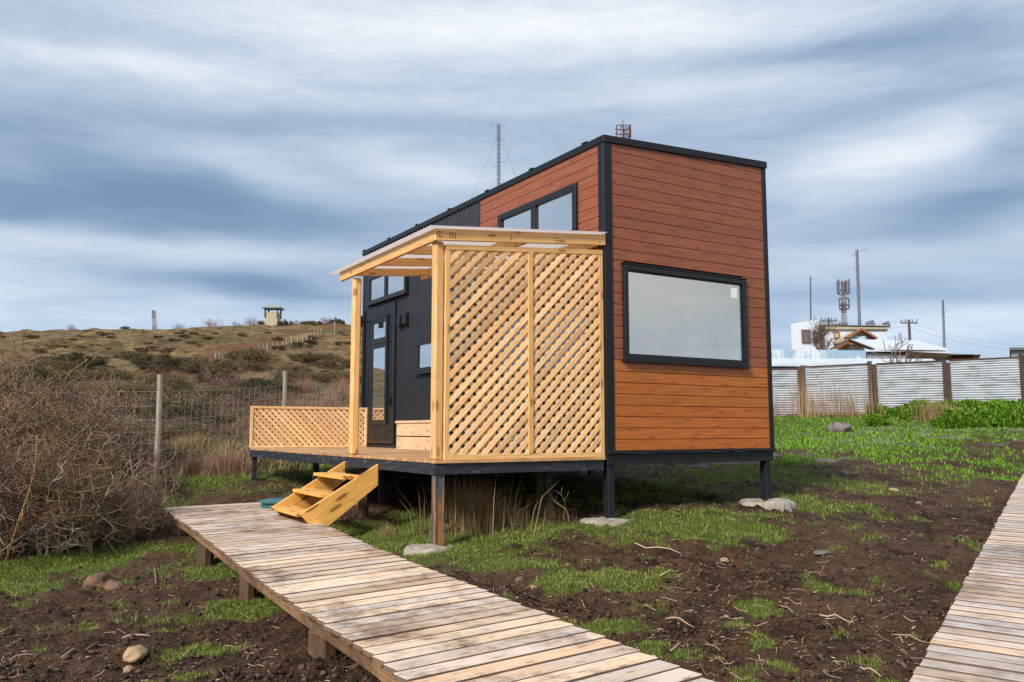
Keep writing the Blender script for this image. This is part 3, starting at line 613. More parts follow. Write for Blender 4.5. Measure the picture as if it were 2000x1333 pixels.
for u, v, mt in ((UO + .02, 0.02, 'rusty'), (UO + .02, VE - .14, 'channel'), (UO + .3, 4.75, 'channel'), (-.35, .75, 'channel'), (UO + .9, 3.6, 'channel')):
    p = loc2w(u, v); g = zt(p.x, p.y); lb = MB()
    if mt == 'rusty':   # open channel section: web and two flanges
        lb.box(u, v, g - .1, u + .105, v + .006, zb0 - .001); lb.box(u, v + .006, g - .1, u + .012, v + .08, zb0 - .001); lb.box(u + .093, v + .006, g - .1, u + .105, v + .08, zb0 - .001); lb.box(u, v - .012, g - .1, u + .014, v, zb0 - .001); lb.box(u + .091, v - .012, g - .1, u + .105, v, zb0 - .001)
    else: lb.box(u, v, g - .1, u + .08, v + .08, zb0 - .001)
    lb.build('leg', M[mt], porch, .003)
# posts (rounded edges)
for u, v, z1 in ((UO + .0, 0.01, 3.525), (UO, 2.40, 3.50)):
    pb = MB(); pb.box(u, v, ZD + .002, u + .105, v + .105, z1); pb.build('post', M['pine'], porch, .018)
def zpr(u): return 3.645 + (u - UO) * (3.855 - 3.645) / -UO    # underside of the sheet
# roof timbers
rm = MB()
rm.poly([(UO - .035, -.045, zpr(UO) - .13), (-.03, -.045, zpr(0) - .13), (-.03, -.045, zpr(0) - .003), (UO - .035, -.045, zpr(UO) - .003)], (0, .045, 0))
rm.box(UO - .04, .0005, zpr(UO) - .135, UO + .005, 2.86, zpr(UO) - .004)
for v in (.82, 1.62, 2.42): rm.poly([(UO + .006, v, zpr(UO) - .12), (-.04, v, zpr(0) - .12), (-.04, v, zpr(0) - .02), (UO + .006, v, zpr(UO) - .02)], (0, .045, 0))
rm.poly([(-1.17, .001, zpr(-1.17) - .13), (-1.12, .001, zpr(-1.12) - .13), (-1.12, .001, zpr(-1.12) - .004), (-1.17, .001, zpr(-1.17) - .004)][::-1], (0, 2.7, 0))
rm.box(-.075, .001, zpr(-.05) - .12, -.036, 2.85, zpr(-.07) - .004)
rm.build('roof_beam', M['pine'], porch, .003)
for u, z in [(UO + x, 3.56 + y) for x in (.0, .02, .04) for y in (.0, .05)] + [(UO + .14 + x * .03, 3.57 + y * .022) for x in (0, 1, 2) for y in (0, 1, 2)] + [(-1.36, 3.67), (-1.365, 3.64), (-.75, 3.72), (-.755, 3.69), (-.75, 3.66), (-.12, 3.75), (-.12, 3.71)]:
    nl = MB(); nl.box(u - .005, -.049, z - .006, u + .005, -.0455, z + .006); nl.build('nail_head', M['black'], porch)
# translucent corrugated sheet
cu = []; v = -.10; V_ = []; k = 0
while v < 3.08:
    V_ += [(UO - .12, v, zpr(UO - .12) + .012 + .010 * math.sin(k * 1.57)), (.0 - .04, v, zpr(0) + .012 + .010 * math.sin(k * 1.57))]; v += .019; k += 1
mesh_np('roof_sheet', V_, [(2 * i, 2 * i + 1, 2 * i + 3, 2 * i + 2) for i in range(k - 1)], M['sheet'], porch, None, True)
sm_ = porch.children[-1].modifiers.new('t', 'SOLIDIFY'); sm_.thickness = .004
# lattice builder: clipped 45 degree laths in two layers inside a frame, local plane (s, z)
def clipseg(s0, s1, z0, topf, c, sgn):   # line z = sgn*s + c within the panel
    pts = []
    n = 200; ins = None
    S = np.linspace(s0, s1, 300); Zz = sgn * S + c; ok = (Zz > z0) & (Zz < topf(S)); 
    if ok.sum() < 3: return None
    i = np.where(ok)[0]; return S[i[0]], Zz[i[0]], S[i[-1]], Zz[i[-1]]
def lattice(par, toW, s0, s1, z0, topf, n3, name='lattice', wd=.053, pitch=.098, front=1):
    mb = MB(); step = pitch * math.sqrt(2)
    for layer, sgn in ((0, -front), (1, front)):      # layer 1 is the front one
        c = z0 - 8
        while c < 12:
            q = clipseg(s0, s1, z0, topf, c, sgn); c += step * rnd.uniform(.985, 1.015)
            if not q: continue
            a_ = toW(q[0], q[1]) + n3 * (.012 * layer); b_ = toW(q[2], q[3]) + n3 * (.012 * layer)
            mb.beam(a_, b_, .0075, wd, up=(b_ - a_).cross(n3), r=rnd.random()) if False else mb.obox(a_ - (b_ - a_).cross(n3).normalized() * wd / 2, b_ - a_, (b_ - a_).cross(n3).normalized() * wd, -n3 * .0072 if False else n3 * .0105, r=min(1, max(0, rnd.gauss(.62, .34))) if layer else rnd.uniform(0, .42))
    return mb.build(name, M['lath'], par)
nF = Vector((0, -1, 0))
zl0 = ZD + .03; topL = lambda s: 3.475 + (s + 2.07) * (3.645 - 3.475) / 2.0
xs = (UO + .112, UO + .165, -1.115, -1.055, -.105, -.05)
fm = MB()
fm.box(xs[0], -.012, ZD + .002, xs[1], .035, topL(xs[0]) - .0); fm.box(xs[2], -.022, zl0 + .03, xs[3], .035, topL(xs[2]) - .03); fm.box(xs[4], -.012, ZD + .002, xs[5], .035, topL(xs[4]))
fm.poly([(xs[0], -.016, topL(xs[0]) - .035), (xs[5], -.016, topL(xs[5]) - .035), (xs[5], -.016, topL(xs[5]) + .022), (xs[0], -.016, topL(xs[0]) + .022)], (0, .055, 0)); fm.box(xs[1], -.014, ZD + .003, xs[4], .035, zl0 + .028)
fm.build('lattice_frame', M['pine'], porch, .002)
lattice(porch, lambda s, z: Vector((s, .012, z)), xs[1] - .01, xs[2] + .01, zl0 + .01, lambda s: topL(s) - .02, nF)
lattice(porch, lambda s, z: Vector((s, .012, z)), xs[3] - .01, xs[4] + .01, zl0 + .01, lambda s: topL(s) - .02, nF)
# low lattice rail at the far end
vr = VE + .01; fm = MB(); fm.box(UO + .0, vr - .02, ZD + .002, UO + .045, vr + .03, 1.945); fm.box(-.10, vr - .02, ZD + .002, -.055, vr + .03, 1.945); fm.box(UO + .045, vr - .02, 1.905, -.10, vr + .03, 1.945); fm.box(UO + .045, vr - .02, ZD + .002, -.10, vr + .03, ZD + .04)
fm.build('rail_frame', M['lath'], porch, .002)
lattice(porch, lambda s, z: Vector((s, vr + .012, z)), UO + .04, -.095, ZD + .03, lambda s: 1.915 + 0 * s, nF, 'rail_lattice', .047, .080, -1)

# ------------------------------------------------------------------ bench box by the wall
bn = tag(empty('box_bench', (P0.x, P0.y, 0), AZH), 'low box bench of pale wide boards against the black wall beside the door', 'bench')
b_ = MB(); b_.box(-.50, 3.6, ZD + .43, -.04, 5.07, ZD + .47); b_.build('seat', M['bench'], bn, .004)
b_ = MB(); b_.box(-.48, 3.62, ZD + .225, -.455, 5.05, ZD + .428); b_.box(-.48, 3.62, ZD + .004, -.455, 5.05, ZD + .208); b_.box(-.455, 5.025, ZD + .004, -.04, 5.05, ZD + .42); b_.build('front_board', M['bench'], bn, .004)
b_ = MB(); b_.box(-.45, 3.66, ZD + .004, -.08, 5.0, ZD + .42); b_.build('core', M['dark'], bn)

# ------------------------------------------------------------------ wooden steps
stp = tag(empty('wooden_steps', (P0.x, P0.y, 0), AZH), 'bright orange pine steps with three treads joining the boardwalk to the porch', 'steps')
def stringer(v, name='stringer'):
    s_ = MB(); s_.poly([(-3.20, v, .57), (UO - .005, v, 1.11), (UO - .005, v, .86), (-2.87, v, .42), (-3.10, v, .455)], (0, -.04, 0)); return s_.build(name, M['step'], stp, .003)
stringer(1.52); stringer(2.62)
for i, (uc, z) in enumerate(((-3.06, .575), (-2.80, .78), (-2.54, .975))):
    t_ = MB(); t_.box(uc - .16, 1.521, z - .04, uc + .12, 2.579, z); t_.build('tread', M['step'], stp, .004)

# ------------------------------------------------------------------ concrete pads
def pad(px, py, rx, ry, h, label, corner=False, cx=None, cy=None):
    p = Vector((cx, cy, 0)) if cx is not None else Vector((*hit(px, py), 0)); g = zt(p.x, p.y); V_ = []; F_ = []; n = 28
    rs = [1 + rnd.uniform(-.16, .16) for _ in range(n)]
    rings = [(1.04, -.12), (1.02, h * .45), (.95, h * .85), (.82, h), (.45, h + .006), (0.02, h + .008)]
    for s_, zz in rings:
        for k in range(n):
            a_ = 2 * math.pi * k / n; q = 1 + (rs[k] - 1) * s_; zz2 = zz * .75 + (.012 * math.sin(a_ * 3 + p.x * 9) if zz > 0 else 0); V_.append((p.x + math.cos(a_) * rx * s_ * q, p.y + math.sin(a_) * ry * s_ * q, g + zz2 + rnd.uniform(-.007, .007)))
    for i in range(len(rings) - 1):
        for k in range(n): F_.append((i * n + k, i * n + (k + 1) % n, (i + 1) * n + (k + 1) % n, (i + 1) * n + k))
    o = mesh_np('concrete_pad', V_, F_, M['conc'], None, None, True); tag(o, label, 'concrete pad', 'concrete pads under the steel legs')
q = loc2w(UO + .07, .05); pad(0, 0, .27, .22, .07, 'rough concrete pad under the rust-streaked porch leg', cx=q.x - .06, cy=q.y)
q = loc2w(.05, .05); pad(0, 0, .30, .25, .06, 'oval concrete pad under the dark house leg at the near corner', cx=q.x - .04, cy=q.y - .02)
q = loc2w(W_ - .07, .05); pad(0, 0, .34, .28, .07, 'round concrete pad under the right-hand house leg', cx=q.x + .03, cy=q.y)

# ------------------------------------------------------------------ boardwalks
def interp_poly(P, s):
    for (a_, b_) in zip(P[:-1], P[1:]):
        pass
def line_x(P, o, d):   # intersect infinite line o + t d (2D) with polyline P
    for i, (a_, b_) in enumerate(zip(P[:-1], P[1:])):
        e = b_ - a_; den = d.x * e.y - d.y * e.x
        if abs(den) < 1e-9: continue
        w0 = a_ - o; t = (w0.x * e.y - w0.y * e.x) / den; s_ = (w0.x * d.y - w0.y * d.x) / den
        if (s_ >= 0 or i == 0) and (s_ <= 1 or i == len(P) - 2): return a_ + e * s_
    return None
def zwalk(y): return float(np.interp(y, [3.5, 6, 9, 12.5], [.335, .37, .45, .475]))
def pts_on_walk(pl):
    out_ = []
    for px, py in pl:
        z = .4
        for _ in range(12): p = atz(px, py, z); z = zwalk(p.y)
        out_.append(Vector((p.x, p.y, z)))
    return out_
LE = pts_on_walk([(318, 992), (466, 1099), (590, 1186), (700, 1257), (788, 1320)]); RE = pts_on_walk([(525, 981), (592, 1010), (729, 1069), (900, 1136), (1023, 1184), (1169, 1241), (1354, 1314)])
def extend(P): d = (P[-1] - P[-2]).normalized(); e = P[-1] + d * 2.2; e.z = P[-1].z; return P + [e]
LE, RE = extend(LE), extend(RE)
def boardwalk(name, label, L2, R2, bdir, zf, matk, bw=.134, gap=.023):
    root = tag(empty(name, (L2[0].x, L2[0].y, 0)), label, 'boardwalk', 'plank boardwalks'); org = Vector((L2[0].x, L2[0].y, 0)); mb = MB()
    nrm = Vector((bdir.y, -bdir.x, 0)); 
    if (L2[-1] - L2[0]).dot(nrm) < 0: nrm = -nrm
    tot = min((L2[-1] - L2[0]).dot(nrm), (R2[-1] - L2[0]).dot(nrm)); s = 0.0
    while s < tot:
        w_ = bw * rnd.uniform(.93, 1.05); g_ = gap * rnd.uniform(.6, 1.5); o0 = Vector((L2[0].x, L2[0].y, 0)) + nrm * (s + w_ / 2)
        a_ = line_x([Vector((p.x, p.y, 0)) for p in L2], o0, bdir); b_ = line_x([Vector((p.x, p.y, 0)) for p in R2], o0, bdir)
        if a_ and b_:
            a_ = a_ - bdir * rnd.uniform(.0, .02); b_ = b_ + bdir * rnd.uniform(.0, .02); sk = rnd.uniform(-.003, .003)
            za, zb = zf(a_) + rnd.uniform(-.003, .003), zf(b_) + rnd.uniform(-.003, .003)
            a3 = Vector((a_.x, a_.y, za - .03)) - org; b3 = Vector((b_.x, b_.y, zb - .03)) - org; n3 = nrm * w_
            mb.obox(a3 - nrm * (w_ / 2), b3 - a3 + nrm * sk, n3, (0, 0, .03)) if (b3 - a3).cross(n3).z > 0 else mb.obox(a3 + nrm * (w_ / 2), b3 - a3 + nrm * sk, -n3, (0, 0, .03))
        s += w_ + g_
    mb.build('decking', M[matk], root, .003)
    # side and middle beams
    for inset in (.05, .5, .95):
        jb = MB(); P = []
        for k in range(9):
            s_ = tot * (k + (.03 if k == 0 else 0)) / 8.05; o0 = Vector((L2[0].x, L2[0].y, 0)) + nrm * s_
            a_ = line_x([Vector((p.x, p.y, 0)) for p in L2], o0, bdir); b_ = line_x([Vector((p.x, p.y, 0)) for p in R2], o0, bdir); q = a_.lerp(b_, inset); q.z = zf(q) - .085; P.append(q - org)
        for p, q in zip(P[:-1], P[1:]): jb.beam(p, q, .045, .10)
        jb.build('beam', M['joist'], root)
    return root, org, nrm, tot
bd = Vector((math.cos(R(38)), math.sin(R(38)), 0))
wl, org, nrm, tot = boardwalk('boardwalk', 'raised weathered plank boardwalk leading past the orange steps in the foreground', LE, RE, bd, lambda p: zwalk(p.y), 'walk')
L0 = [Vector((p.x, p.y, 0)) for p in LE]; R0 = [Vector((p.x, p.y, 0)) for p in RE]
for px, rr_, kind in ((345, .10, 0), (392, .085, 0), (472, .07, 0), (612, .10, 0), (470, .1, 1), (560, .09, 1), (760, .09, 1)):
    s_ = None
    best = min(np.linspace(0, 1, 200), key=lambda f: abs((lambda p: 1000 + F * p.x / p.y * 1.0)(L0[0].lerp(L0[-2], f) if False else line_x(L0, L0[0] + nrm * tot * f, bd)) - px))
    a_ = line_x(L0, L0[0] + nrm * tot * best, bd); b_ = line_x(R0, L0[0] + nrm * tot * best, bd); p = a_.lerp(b_, .09 if kind == 0 else .9)
    g = zt(p.x, p.y); lb = MB(); n = 9; lb.tube([(p.x - org.x, p.y - org.y, g - .15), (p.x - org.x, p.y - org.y, zwalk(p.y) - .13)], [rr_ * 1.05, rr_], n); lb.build('stump', M['stump'], wl, .01)
# right-hand boardwalk
def zw2(p): return .09 + .045 * (p.y - 4.7) + .02
def on_plane(px, py):
    z = .3
    for _ in range(30): p = atz(px, py, z); z = .5 * z + .5 * zw2(p)
    return Vector((p.x, p.y, zw2(p)))
A_, B_ = on_plane(1780, 1333), on_plane(1998, 928); ed = Vector((B_.x - A_.x, B_.y - A_.y, 0)).normalized(); bd2 = Vector((ed.y, -ed.x, 0))
S0 = Vector((A_.x, A_.y, 0)) - ed * 2.0; S1 = Vector((B_.x, B_.y, 0)) + ed * 5.0
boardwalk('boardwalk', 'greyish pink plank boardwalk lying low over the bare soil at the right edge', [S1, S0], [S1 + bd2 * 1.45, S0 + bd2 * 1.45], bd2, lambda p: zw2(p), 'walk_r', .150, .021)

# ------------------------------------------------------------------ small things by the house
x, y = -4.25, 14.6; p = atd(541, 973, 11.6)
lidr = tag(empty('tank_lid', (p.x, p.y, zt(p.x, p.y))), 'teal green plastic tank lid on the ground behind the steps', 'tank lid'); hh = max(.1, p.z - zt(p.x, p.y))
lb = MB(); lb.tube([(0, 0, -.05), (0, 0, hh * .8)], [.21, .20], 20); lb.build('rim', M['lid'], lidr, smooth=False)
lb = MB(); lb.tube([(0, 0, hh * .8), (0, 0, hh * .8 + .02), (0, 0, hh * .8 + .05)], [.24, .24, .12], 20); lb.build('cover', M['lid'], lidr)
def blobmesh(name, r, sq, mt, loc, seed, rz=0, fl=True):
    import bmesh
    bm = bmesh.new(); bmesh.ops.create_icosphere(bm, subdivisions=4, radius=1)
    from mathutils import noise as nz
    for v in bm.verts:
        k = 1 + .28 * nz.noise(v.co * 1.2 + Vector((seed, 0, 0))) + .10 * nz.noise(v.co * 3.1 + Vector((0, seed, 0))) + .035 * nz.noise(v.co * 8)
        v.co = Vector((v.co.x * r * sq[0], v.co.y * r * sq[1], v.co.z * r * sq[2])) * k
    me = bpy.data.meshes.new(name); bm.to_mesh(me); bm.free(); smooth_mesh(me); me.materials.append(mt)
    o = bpy.data.objects.new(name, me); sc.collection.objects.link(o); o.location = loc; o.rotation_euler = (0, 0, rz); return o
def rock(px, py, wpx, sq, mt, label, seed):
    x, y = hit(px, py); r = wpx / 2 * y / F; o = blobmesh('rock', r, sq, M[mt], (x, y, zt(x, y) + r * sq[2] * .35), seed, seed); tag(o, label, 'rock', 'rocks on the ground'); return o
rock(1640, 843, 42, (1, .8, .62), 'rock', 'dark grey boulder in the bright green ground cover before the tin fence', 3)
rock(265, 1292, 56, (1, .75, .52), 'rock_tan', 'tan rounded rock in the soil at the lower left', 5)
rock(250, 1312, 22, (1, .8, .6), 'rock_tan', 'pale pebble touching the front of the tan rock', 8)
rock(190, 1150, 60, (1, .8, .70), 'rock_brown', 'mud-covered brown rock beside the bare bushes, left of the other muddy one', 9)
rock(222, 1152, 48, (1, .7, .5), 'rock_brown', 'low mud-streaked rock touching the right side of the taller muddy one', 12)
rock(1415, 1098, 30, (1, .6, .35), 'rock_tan', 'flat pale stone on the bare soil in front of the house', 14)
rock(1745, 960, 20, (1, .7, .4), 'rock_tan', 'small pale stone on the dark soil toward the right boardwalk', 15)
rock(1605, 1084, 34, (1, .7, .3), 'rock', 'flat grey stone half sunk in the soil right of the flat pale one', 16)
rock(1042, 1152, 16, (1, .8, .7), 'rock_tan', 'round tan stone by the boardwalk edge, below the rust-streaked leg', 17)
rock(1015, 1137, 18, (1, .8, .6), 'rock_brown', 'brown stone just behind the round tan one by the boardwalk', 18)
rock(705, 1193, 1, (1, 1, 1), 'rock', 'x', 1) if False else None
rock(1795, 985, 14, (1, .7, .5), 'rock', 'small grey stone near the right boardwalk', 19)
rock(700, 985, 26, (1, .8, .8), 'rock_tan', 'pale stone in the shade behind the steps', 20)
# timber stump behind the steps
p = loc2w(-1.95, 2.75); g = zt(p.x, p.y); lb = MB(); lb.tube([(0, 0, -.1), (0, 0, 1.035 - g)], [.07, .07], 8); o = lb.build('timber_prop', M['stump']); o.location = (p.x, p.y, g); tag(o, 'short round timber prop under the porch just behind the steps', 'prop')
p = loc2w(-.25, 1.0); g = zt(p.x, p.y); lb = MB(); lb.box(-.08, -.08, -.1, .08, .08, 1.035 - g); o = lb.build('timber_prop', M['stump']); o.location = (p.x, p.y, g); tag(o, 'square brown timber prop under the porch near the dark house leg', 'prop')

# ------------------------------------------------------------------ vegetation prototypes
def tubes_np(segs, n=3):     # segs: list of (p, q, r0, r1, rnd)
    P = np.array([s[0] for s in segs]); Q_ = np.array([s[1] for s in segs]); r0 = np.array([s[2] for s in segs]); r1 = np.array([s[3] for s in segs]); rn = np.array([s[4] for s in segs])
    D = Q_ - P; D /= np.linalg.norm(D, axis=1, keepdims=True) + 1e-9; ref = np.where(np.abs(D[:, 2:3]) < .9, [[0, 0, 1.]], [[1., 0, 0]]); S = np.cross(D, ref); S /= np.linalg.norm(S, axis=1, keepdims=True); T = np.cross(D, S)
    V_ = []; 
    for base, rr_ in ((P, r0), (Q_, r1)):
        for k in range(n):
            a_ = 2 * math.pi * k / n; V_.append(base + (S * math.cos(a_) + T * math.sin(a_)) * rr_[:, None])
    V_ = np.stack(V_, 1).reshape(-1, 3); m = len(segs); b = np.arange(m)[:, None] * 2 * n; F_ = []
    for k in range(n): F_.append(np.concatenate([b + k, b + (k + 1) % n, b + n + (k + 1) % n, b + n + k], 1))
    return V_, np.stack(F_, 1).reshape(-1, 4), np.repeat(rn, 2 * n)
def gen_branch(rg, segs, thin, p, d, L, r, lev, maxlev, up, spread, nch, stem_lev=1):
    nseg = 3; pts = [p]; q = p.copy(); rn = rg.random()
    for i in range(nseg):
        d = (d + Vector((rg.gauss(0, .26), rg.gauss(0, .26), rg.gauss(0, .2) + up))).normalized(); q2 = q + d * (L / nseg)
        (segs if lev <= stem_lev else thin).append((tuple(q), tuple(q2), r * (1 - .25 * i / nseg), r * (1 - .25 * (i + 1) / nseg), rn)); q = q2; pts.append(q)
    if lev >= maxlev: return
    for k in range(nch[lev]):
        i = rg.choice((1, 2, 3)) if k else 3; ax = Vector((rg.gauss(0, 1), rg.gauss(0, 1), rg.gauss(0, .6))).normalized(); dd = (d + ax * spread * rg.uniform(.6, 1.3)).normalized()
        gen_branch(rg, segs, thin, pts[i], dd, L * rg.uniform(.55, .8), r * .58, lev + 1, maxlev, up, spread, nch, stem_lev)
PROTO = []
def proto_bare(seed, stems=13, L=.62, r=.012, spread=1.0, nch=(4, 4, 3, 2), maxlev=4, up=.02, lean=.9, m1='stem', m2='twig', leaves=0, base_r=.35, rmin=.0036):
    rg = random.Random(seed); segs, thin = [], []
    for k in range(stems):
        a_ = rg.uniform(0, 6.283); b0 = Vector((math.cos(a_) * rg.uniform(0, base_r), math.sin(a_) * rg.uniform(0, base_r), -.05)); d = Vector((math.cos(a_) * rg.uniform(.1, lean), math.sin(a_) * rg.uniform(.1, lean), 1)).normalized()
        gen_branch(rg, segs, thin, b0, d, L * rg.uniform(.7, 1.2), r * rg.uniform(.6, 1.3), 0, maxlev, up, spread, nch)
    thin = [(a, b, max(c, rmin), max(d, rmin), e) for a, b, c, d, e in thin]
    V1, F1, R1 = tubes_np(segs, 5); V2, F2, R2 = tubes_np(thin, 3)
    def mk(nm, V_, F_, R_, mt):
        me_o = mesh_np(nm, V_, F_, M[mt], None, {'rnd': R_}); me = me_o.data; bpy.data.objects.remove(me_o); return me
    out_ = [('stem', mk('stem', V1, F1, R1, m1)), ('twig', mk('twig', V2, F2, R2, m2))]
    if leaves:
        rgn = np.random.default_rng(seed); ends = np.array([s[1] for s in thin]); k = rgn.integers(0, len(ends), leaves); C = ends[k] + rgn.normal(0, .012, (leaves, 3)); out_.append(('foliage', leaf_mesh(C, .012, rgn, 'deadleaf')))
    return out_
def leaf_mesh(C, size, rgn, mt, aspect=.55, jit=.4, up=.3):
    n = len(C); D = rgn.normal(0, 1, (n, 3)); D[:, 2] += up; D /= np.linalg.norm(D, axis=1, keepdims=True); S = np.cross(D, rgn.normal(0, 1, (n, 3))); S /= np.linalg.norm(S, axis=1, keepdims=True)
    s = size * (1 + jit * rgn.uniform(-1, 1, n))[:, None]; V_ = np.stack([C, C + D * s * .5 + S * s * aspect * .5, C + D * s, C + D * s * .5 - S * s * aspect * .5], 1).reshape(-1, 3)
    F_ = np.arange(4 * n).reshape(n, 4); o = mesh_np('foliage', V_, F_, M[mt], None, {'rnd': np.repeat(rgn.random(n), 4)}); me = o.data; bpy.data.objects.remove(o); return me
def proto_mound(seed, n=5200, size=.05, mt='olive', clumps=46, flat=.62, twigs=True, mt2='twig'):
    rgn = np.random.default_rng(seed); a_ = rgn.uniform(0, 6.283, clumps); rr_ = np.sqrt(rgn.uniform(0, 1, clumps)) * .86; h = np.sqrt(np.maximum(0, 1 - rr_ ** 2)) * flat * rgn.uniform(.45, 1.12, clumps)
    cc = np.stack([np.cos(a_) * rr_, np.sin(a_) * rr_, h], 1); k = rgn.integers(0, clumps, n); g = rgn.normal(0, 1, (n, 3)); g /= np.linalg.norm(g, axis=1, keepdims=True); g *= (rgn.uniform(0, 1, n) ** .5)[:, None] * rgn.uniform(.11, .26, clumps)[k][:, None]
    C = cc[k] + g; C[:, 2] = np.maximum(C[:, 2], -.05); out_ = [('foliage', leaf_mesh(C, size, rgn, mt))]
    rg = random.Random(seed); segs = []
    for q in cc:
        p = Vector((q[0] * .25, q[1] * .25, -.08)); 
        m_ = p.lerp(Vector(q), .55) + Vector((rg.gauss(0, .05), rg.gauss(0, .05), .04)); segs.append((tuple(p), tuple(m_), .016, .011, rg.random())); segs.append((tuple(m_), tuple(q), .011, .006, rg.random()))
        for _ in range(7):
            e_ = Vector(q) + Vector((rg.gauss(0, .15), rg.gauss(0, .15), abs(rg.gauss(0, .17)))); segs.append((tuple(q), tuple(e_), .005, .003, rg.random()))
    V1, F1, R1 = tubes_np(segs, 3); o = mesh_np('stem', V1, F1, R1 is None or M[mt2], None, {'rnd': R1}); me = o.data; bpy.data.objects.remove(o); out_.append(('stem', me)); return out_
def blades(C, h, w_, rgn, mt, lean=.5, name='blades', obj=False):
    n = len(C); a_ = rgn.uniform(0, 6.283, n); D = np.stack([np.cos(a_), np.sin(a_), np.zeros(n)], 1); S = np.stack([-np.sin(a_), np.cos(a_), np.zeros(n)], 1); l = (rgn.uniform(.1, 1, n) * lean)[:, None]; h = (h * rgn.uniform(.5, 1.15, n))[:, None]; w2 = (np.ones(n) * w_)[:, None] / 2
    Zv = np.array([[0, 0, 1.]]); mid = C + Zv * h * .55 + D * h * l * .3; tip = C + Zv * h * (1 - .25 * l) + D * h * l
    V_ = np.stack([C - S * w2, C + S * w2, mid + S * w2 * .75, mid - S * w2 * .75, tip - S * w2 * .12, tip + S * w2 * .12], 1).reshape(-1, 3)
    b = np.arange(n)[:, None] * 6; F_ = np.concatenate([b + np.array([[0, 1, 2, 3]]), b + np.array([[3, 2, 5, 4]])], 0); o = mesh_np(name, V_, F_, M[mt], None, {'rnd': np.repeat(rgn.random(n), 6)})
    if obj: return o
    me = o.data; bpy.data.objects.remove(o); return me
def proto_tuss(seed, n=420, r=.3, h=.55, w_=.006, mt='straw', lean=.8):
    rgn = np.random.default_rng(seed); a_ = rgn.uniform(0, 6.283, n); q = np.abs(rgn.normal(0, .5, n)) * r; C = np.stack([np.cos(a_) * q, np.sin(a_) * q, np.full(n, -.03)], 1); return [('blades', blades(C, h, w_, rgn, mt, lean))]
def place(proto, name, x, y, s, label, cat, group, rz=None, sz=None, dz=0.0, tilt=0.0):
    rz = rnd.uniform(0, 6.283) if rz is None else rz; z = float(zbase(x, y)) if math.hypot(x, y) < 22 else zt(x, y)
    if len(proto) == 1:
        o = bpy.data.objects.new(name, proto[0][1]); sc.collection.objects.link(o)
    else:
        o = empty(name, (0, 0, 0))
        for pn, me in proto: c = bpy.data.objects.new(pn, me); sc.collection.objects.link(c); c.parent = o
    o.location = (x, y, z - .02 * s + dz); o.rotation_euler = (tilt, 0, rz); o.scale = (s, s, (sz or s)); return tag(o, label, cat, group)
PB = [proto_bare(11, leaves=1500), proto_bare(12, stems=15, lean=1.1, leaves=1200), proto_bare(13, stems=12, L=.7, lean=.7, leaves=2600, m2='brush'), proto_bare(14, stems=13, leaves=2000, m2='brush')]
PR = [proto_bare(21, stems=14, L=.5, r=.010, m1='redtwig', m2='redtwig', lean=1.2, nch=(3, 3, 3, 2), rmin=.004), proto_bare(22, stems=12, L=.5, r=.010, m1='twig', m2='redtwig', lean=1.0, nch=(3, 3, 3, 2), rmin=.004)]
PO = [proto_mound(31), proto_mound(32, flat=.5), proto_mound(33, mt='darkgreen', n=6500), proto_mound(34, mt='darkgreen', flat=.75)]
PS = [proto_mound(41, mt='sage', n=5200, size=.045, flat=.8, mt2='stem')]
PH = [proto_mound(51, mt='heath', n=2600, size=.09, clumps=30), proto_mound(52, mt='olive', n=2600, size=.09, clumps=30, flat=.5), proto_mound(53, mt='darkgreen', n=2600, size=.09, clumps=26, flat=.5)]
PW = [proto_tuss(63, n=46, r=.5, lean=.5, w_=.008), proto_tuss(64, n=40, r=.5, mt='straw_pink', lean=.55, w_=.008)]
PT = [proto_tuss(61, n=300, r=.42, lean=1.0), proto_tuss(62, mt='straw_pink', lean=1.0)]

# foreground thicket at the left
fgb = [(-50, 1075, 1.3), (25, 1082, 1.15), (100, 1072, 1.0), (165, 1068, .78), (222, 1055, .62), (262, 1020, .50), (-20, 1010, 1.5), (60, 1010, 1.45), (130, 1000, 1.1), (195, 990, .80), (250, 965, .55), (-90, 960, 1.6), (20, 950, 1.6), (100, 945, 1.4), (165, 940, .95), (225, 925, .68), (285, 932, .42)]
for i, (px, py, s) in enumerate(fgb):
    x, y = hit(px, py); place(PB[i % 4], 'bare_shrub', x, y, s, 'leafless grey-brown shrub in the tangled thicket left of the boardwalk', 'shrub', 'leafless shrubs in the foreground thicket')
for i, (px, py, s) in enumerate(((120, 905, .85), (170, 900, .62), (85, 890, .7))):
    x, y = hit(px, py, 60); place(PS[0], 'sage_shrub', x, y, s, ('pale grey-green leafy shrub rising behind the bare thicket', 'smaller grey-green shrub at the right edge of the thicket, before the wire fence', 'grey-green shrub half hidden at the left of the other two')[i], 'shrub', 'grey-green shrubs')
# ochre bare sapling and pale branching stems standing in front of the thicket
def stemthing(pxs, d, r0, mt, name, label, cat):
    mb = MB(); base = None
    for pl in pxs:
        P = [atd(a, b, d) for a, b in pl]
        if base is None: x, y = P[0].x, P[0].y; base = Vector((x, y, zt(x, y) - .05)); P[0] = base.copy()
        mb.tube([p - base + Vector((0, rnd.uniform(-.1, .1) * i / len(P), 0)) for i, p in enumerate(P)], [r0 * (1 - .75 * i / (len(P) - 1)) for i in range(len(P))], 5)
        r0 *= .6
    o = mb.build(name, M[mt], smooth=True); o.location = base; tag(o, label, cat)
stemthing([[(8, 1078), (35, 1020), (58, 960), (68, 905), (72, 880), (68, 850)], [(68, 905), (80, 885), (95, 870)], [(58, 960), (40, 930), (20, 915)]], 9.4, .012, 'yellowstem', 'sapling', 'bare ochre-yellow sapling leaning in front of the left thicket', 'sapling')
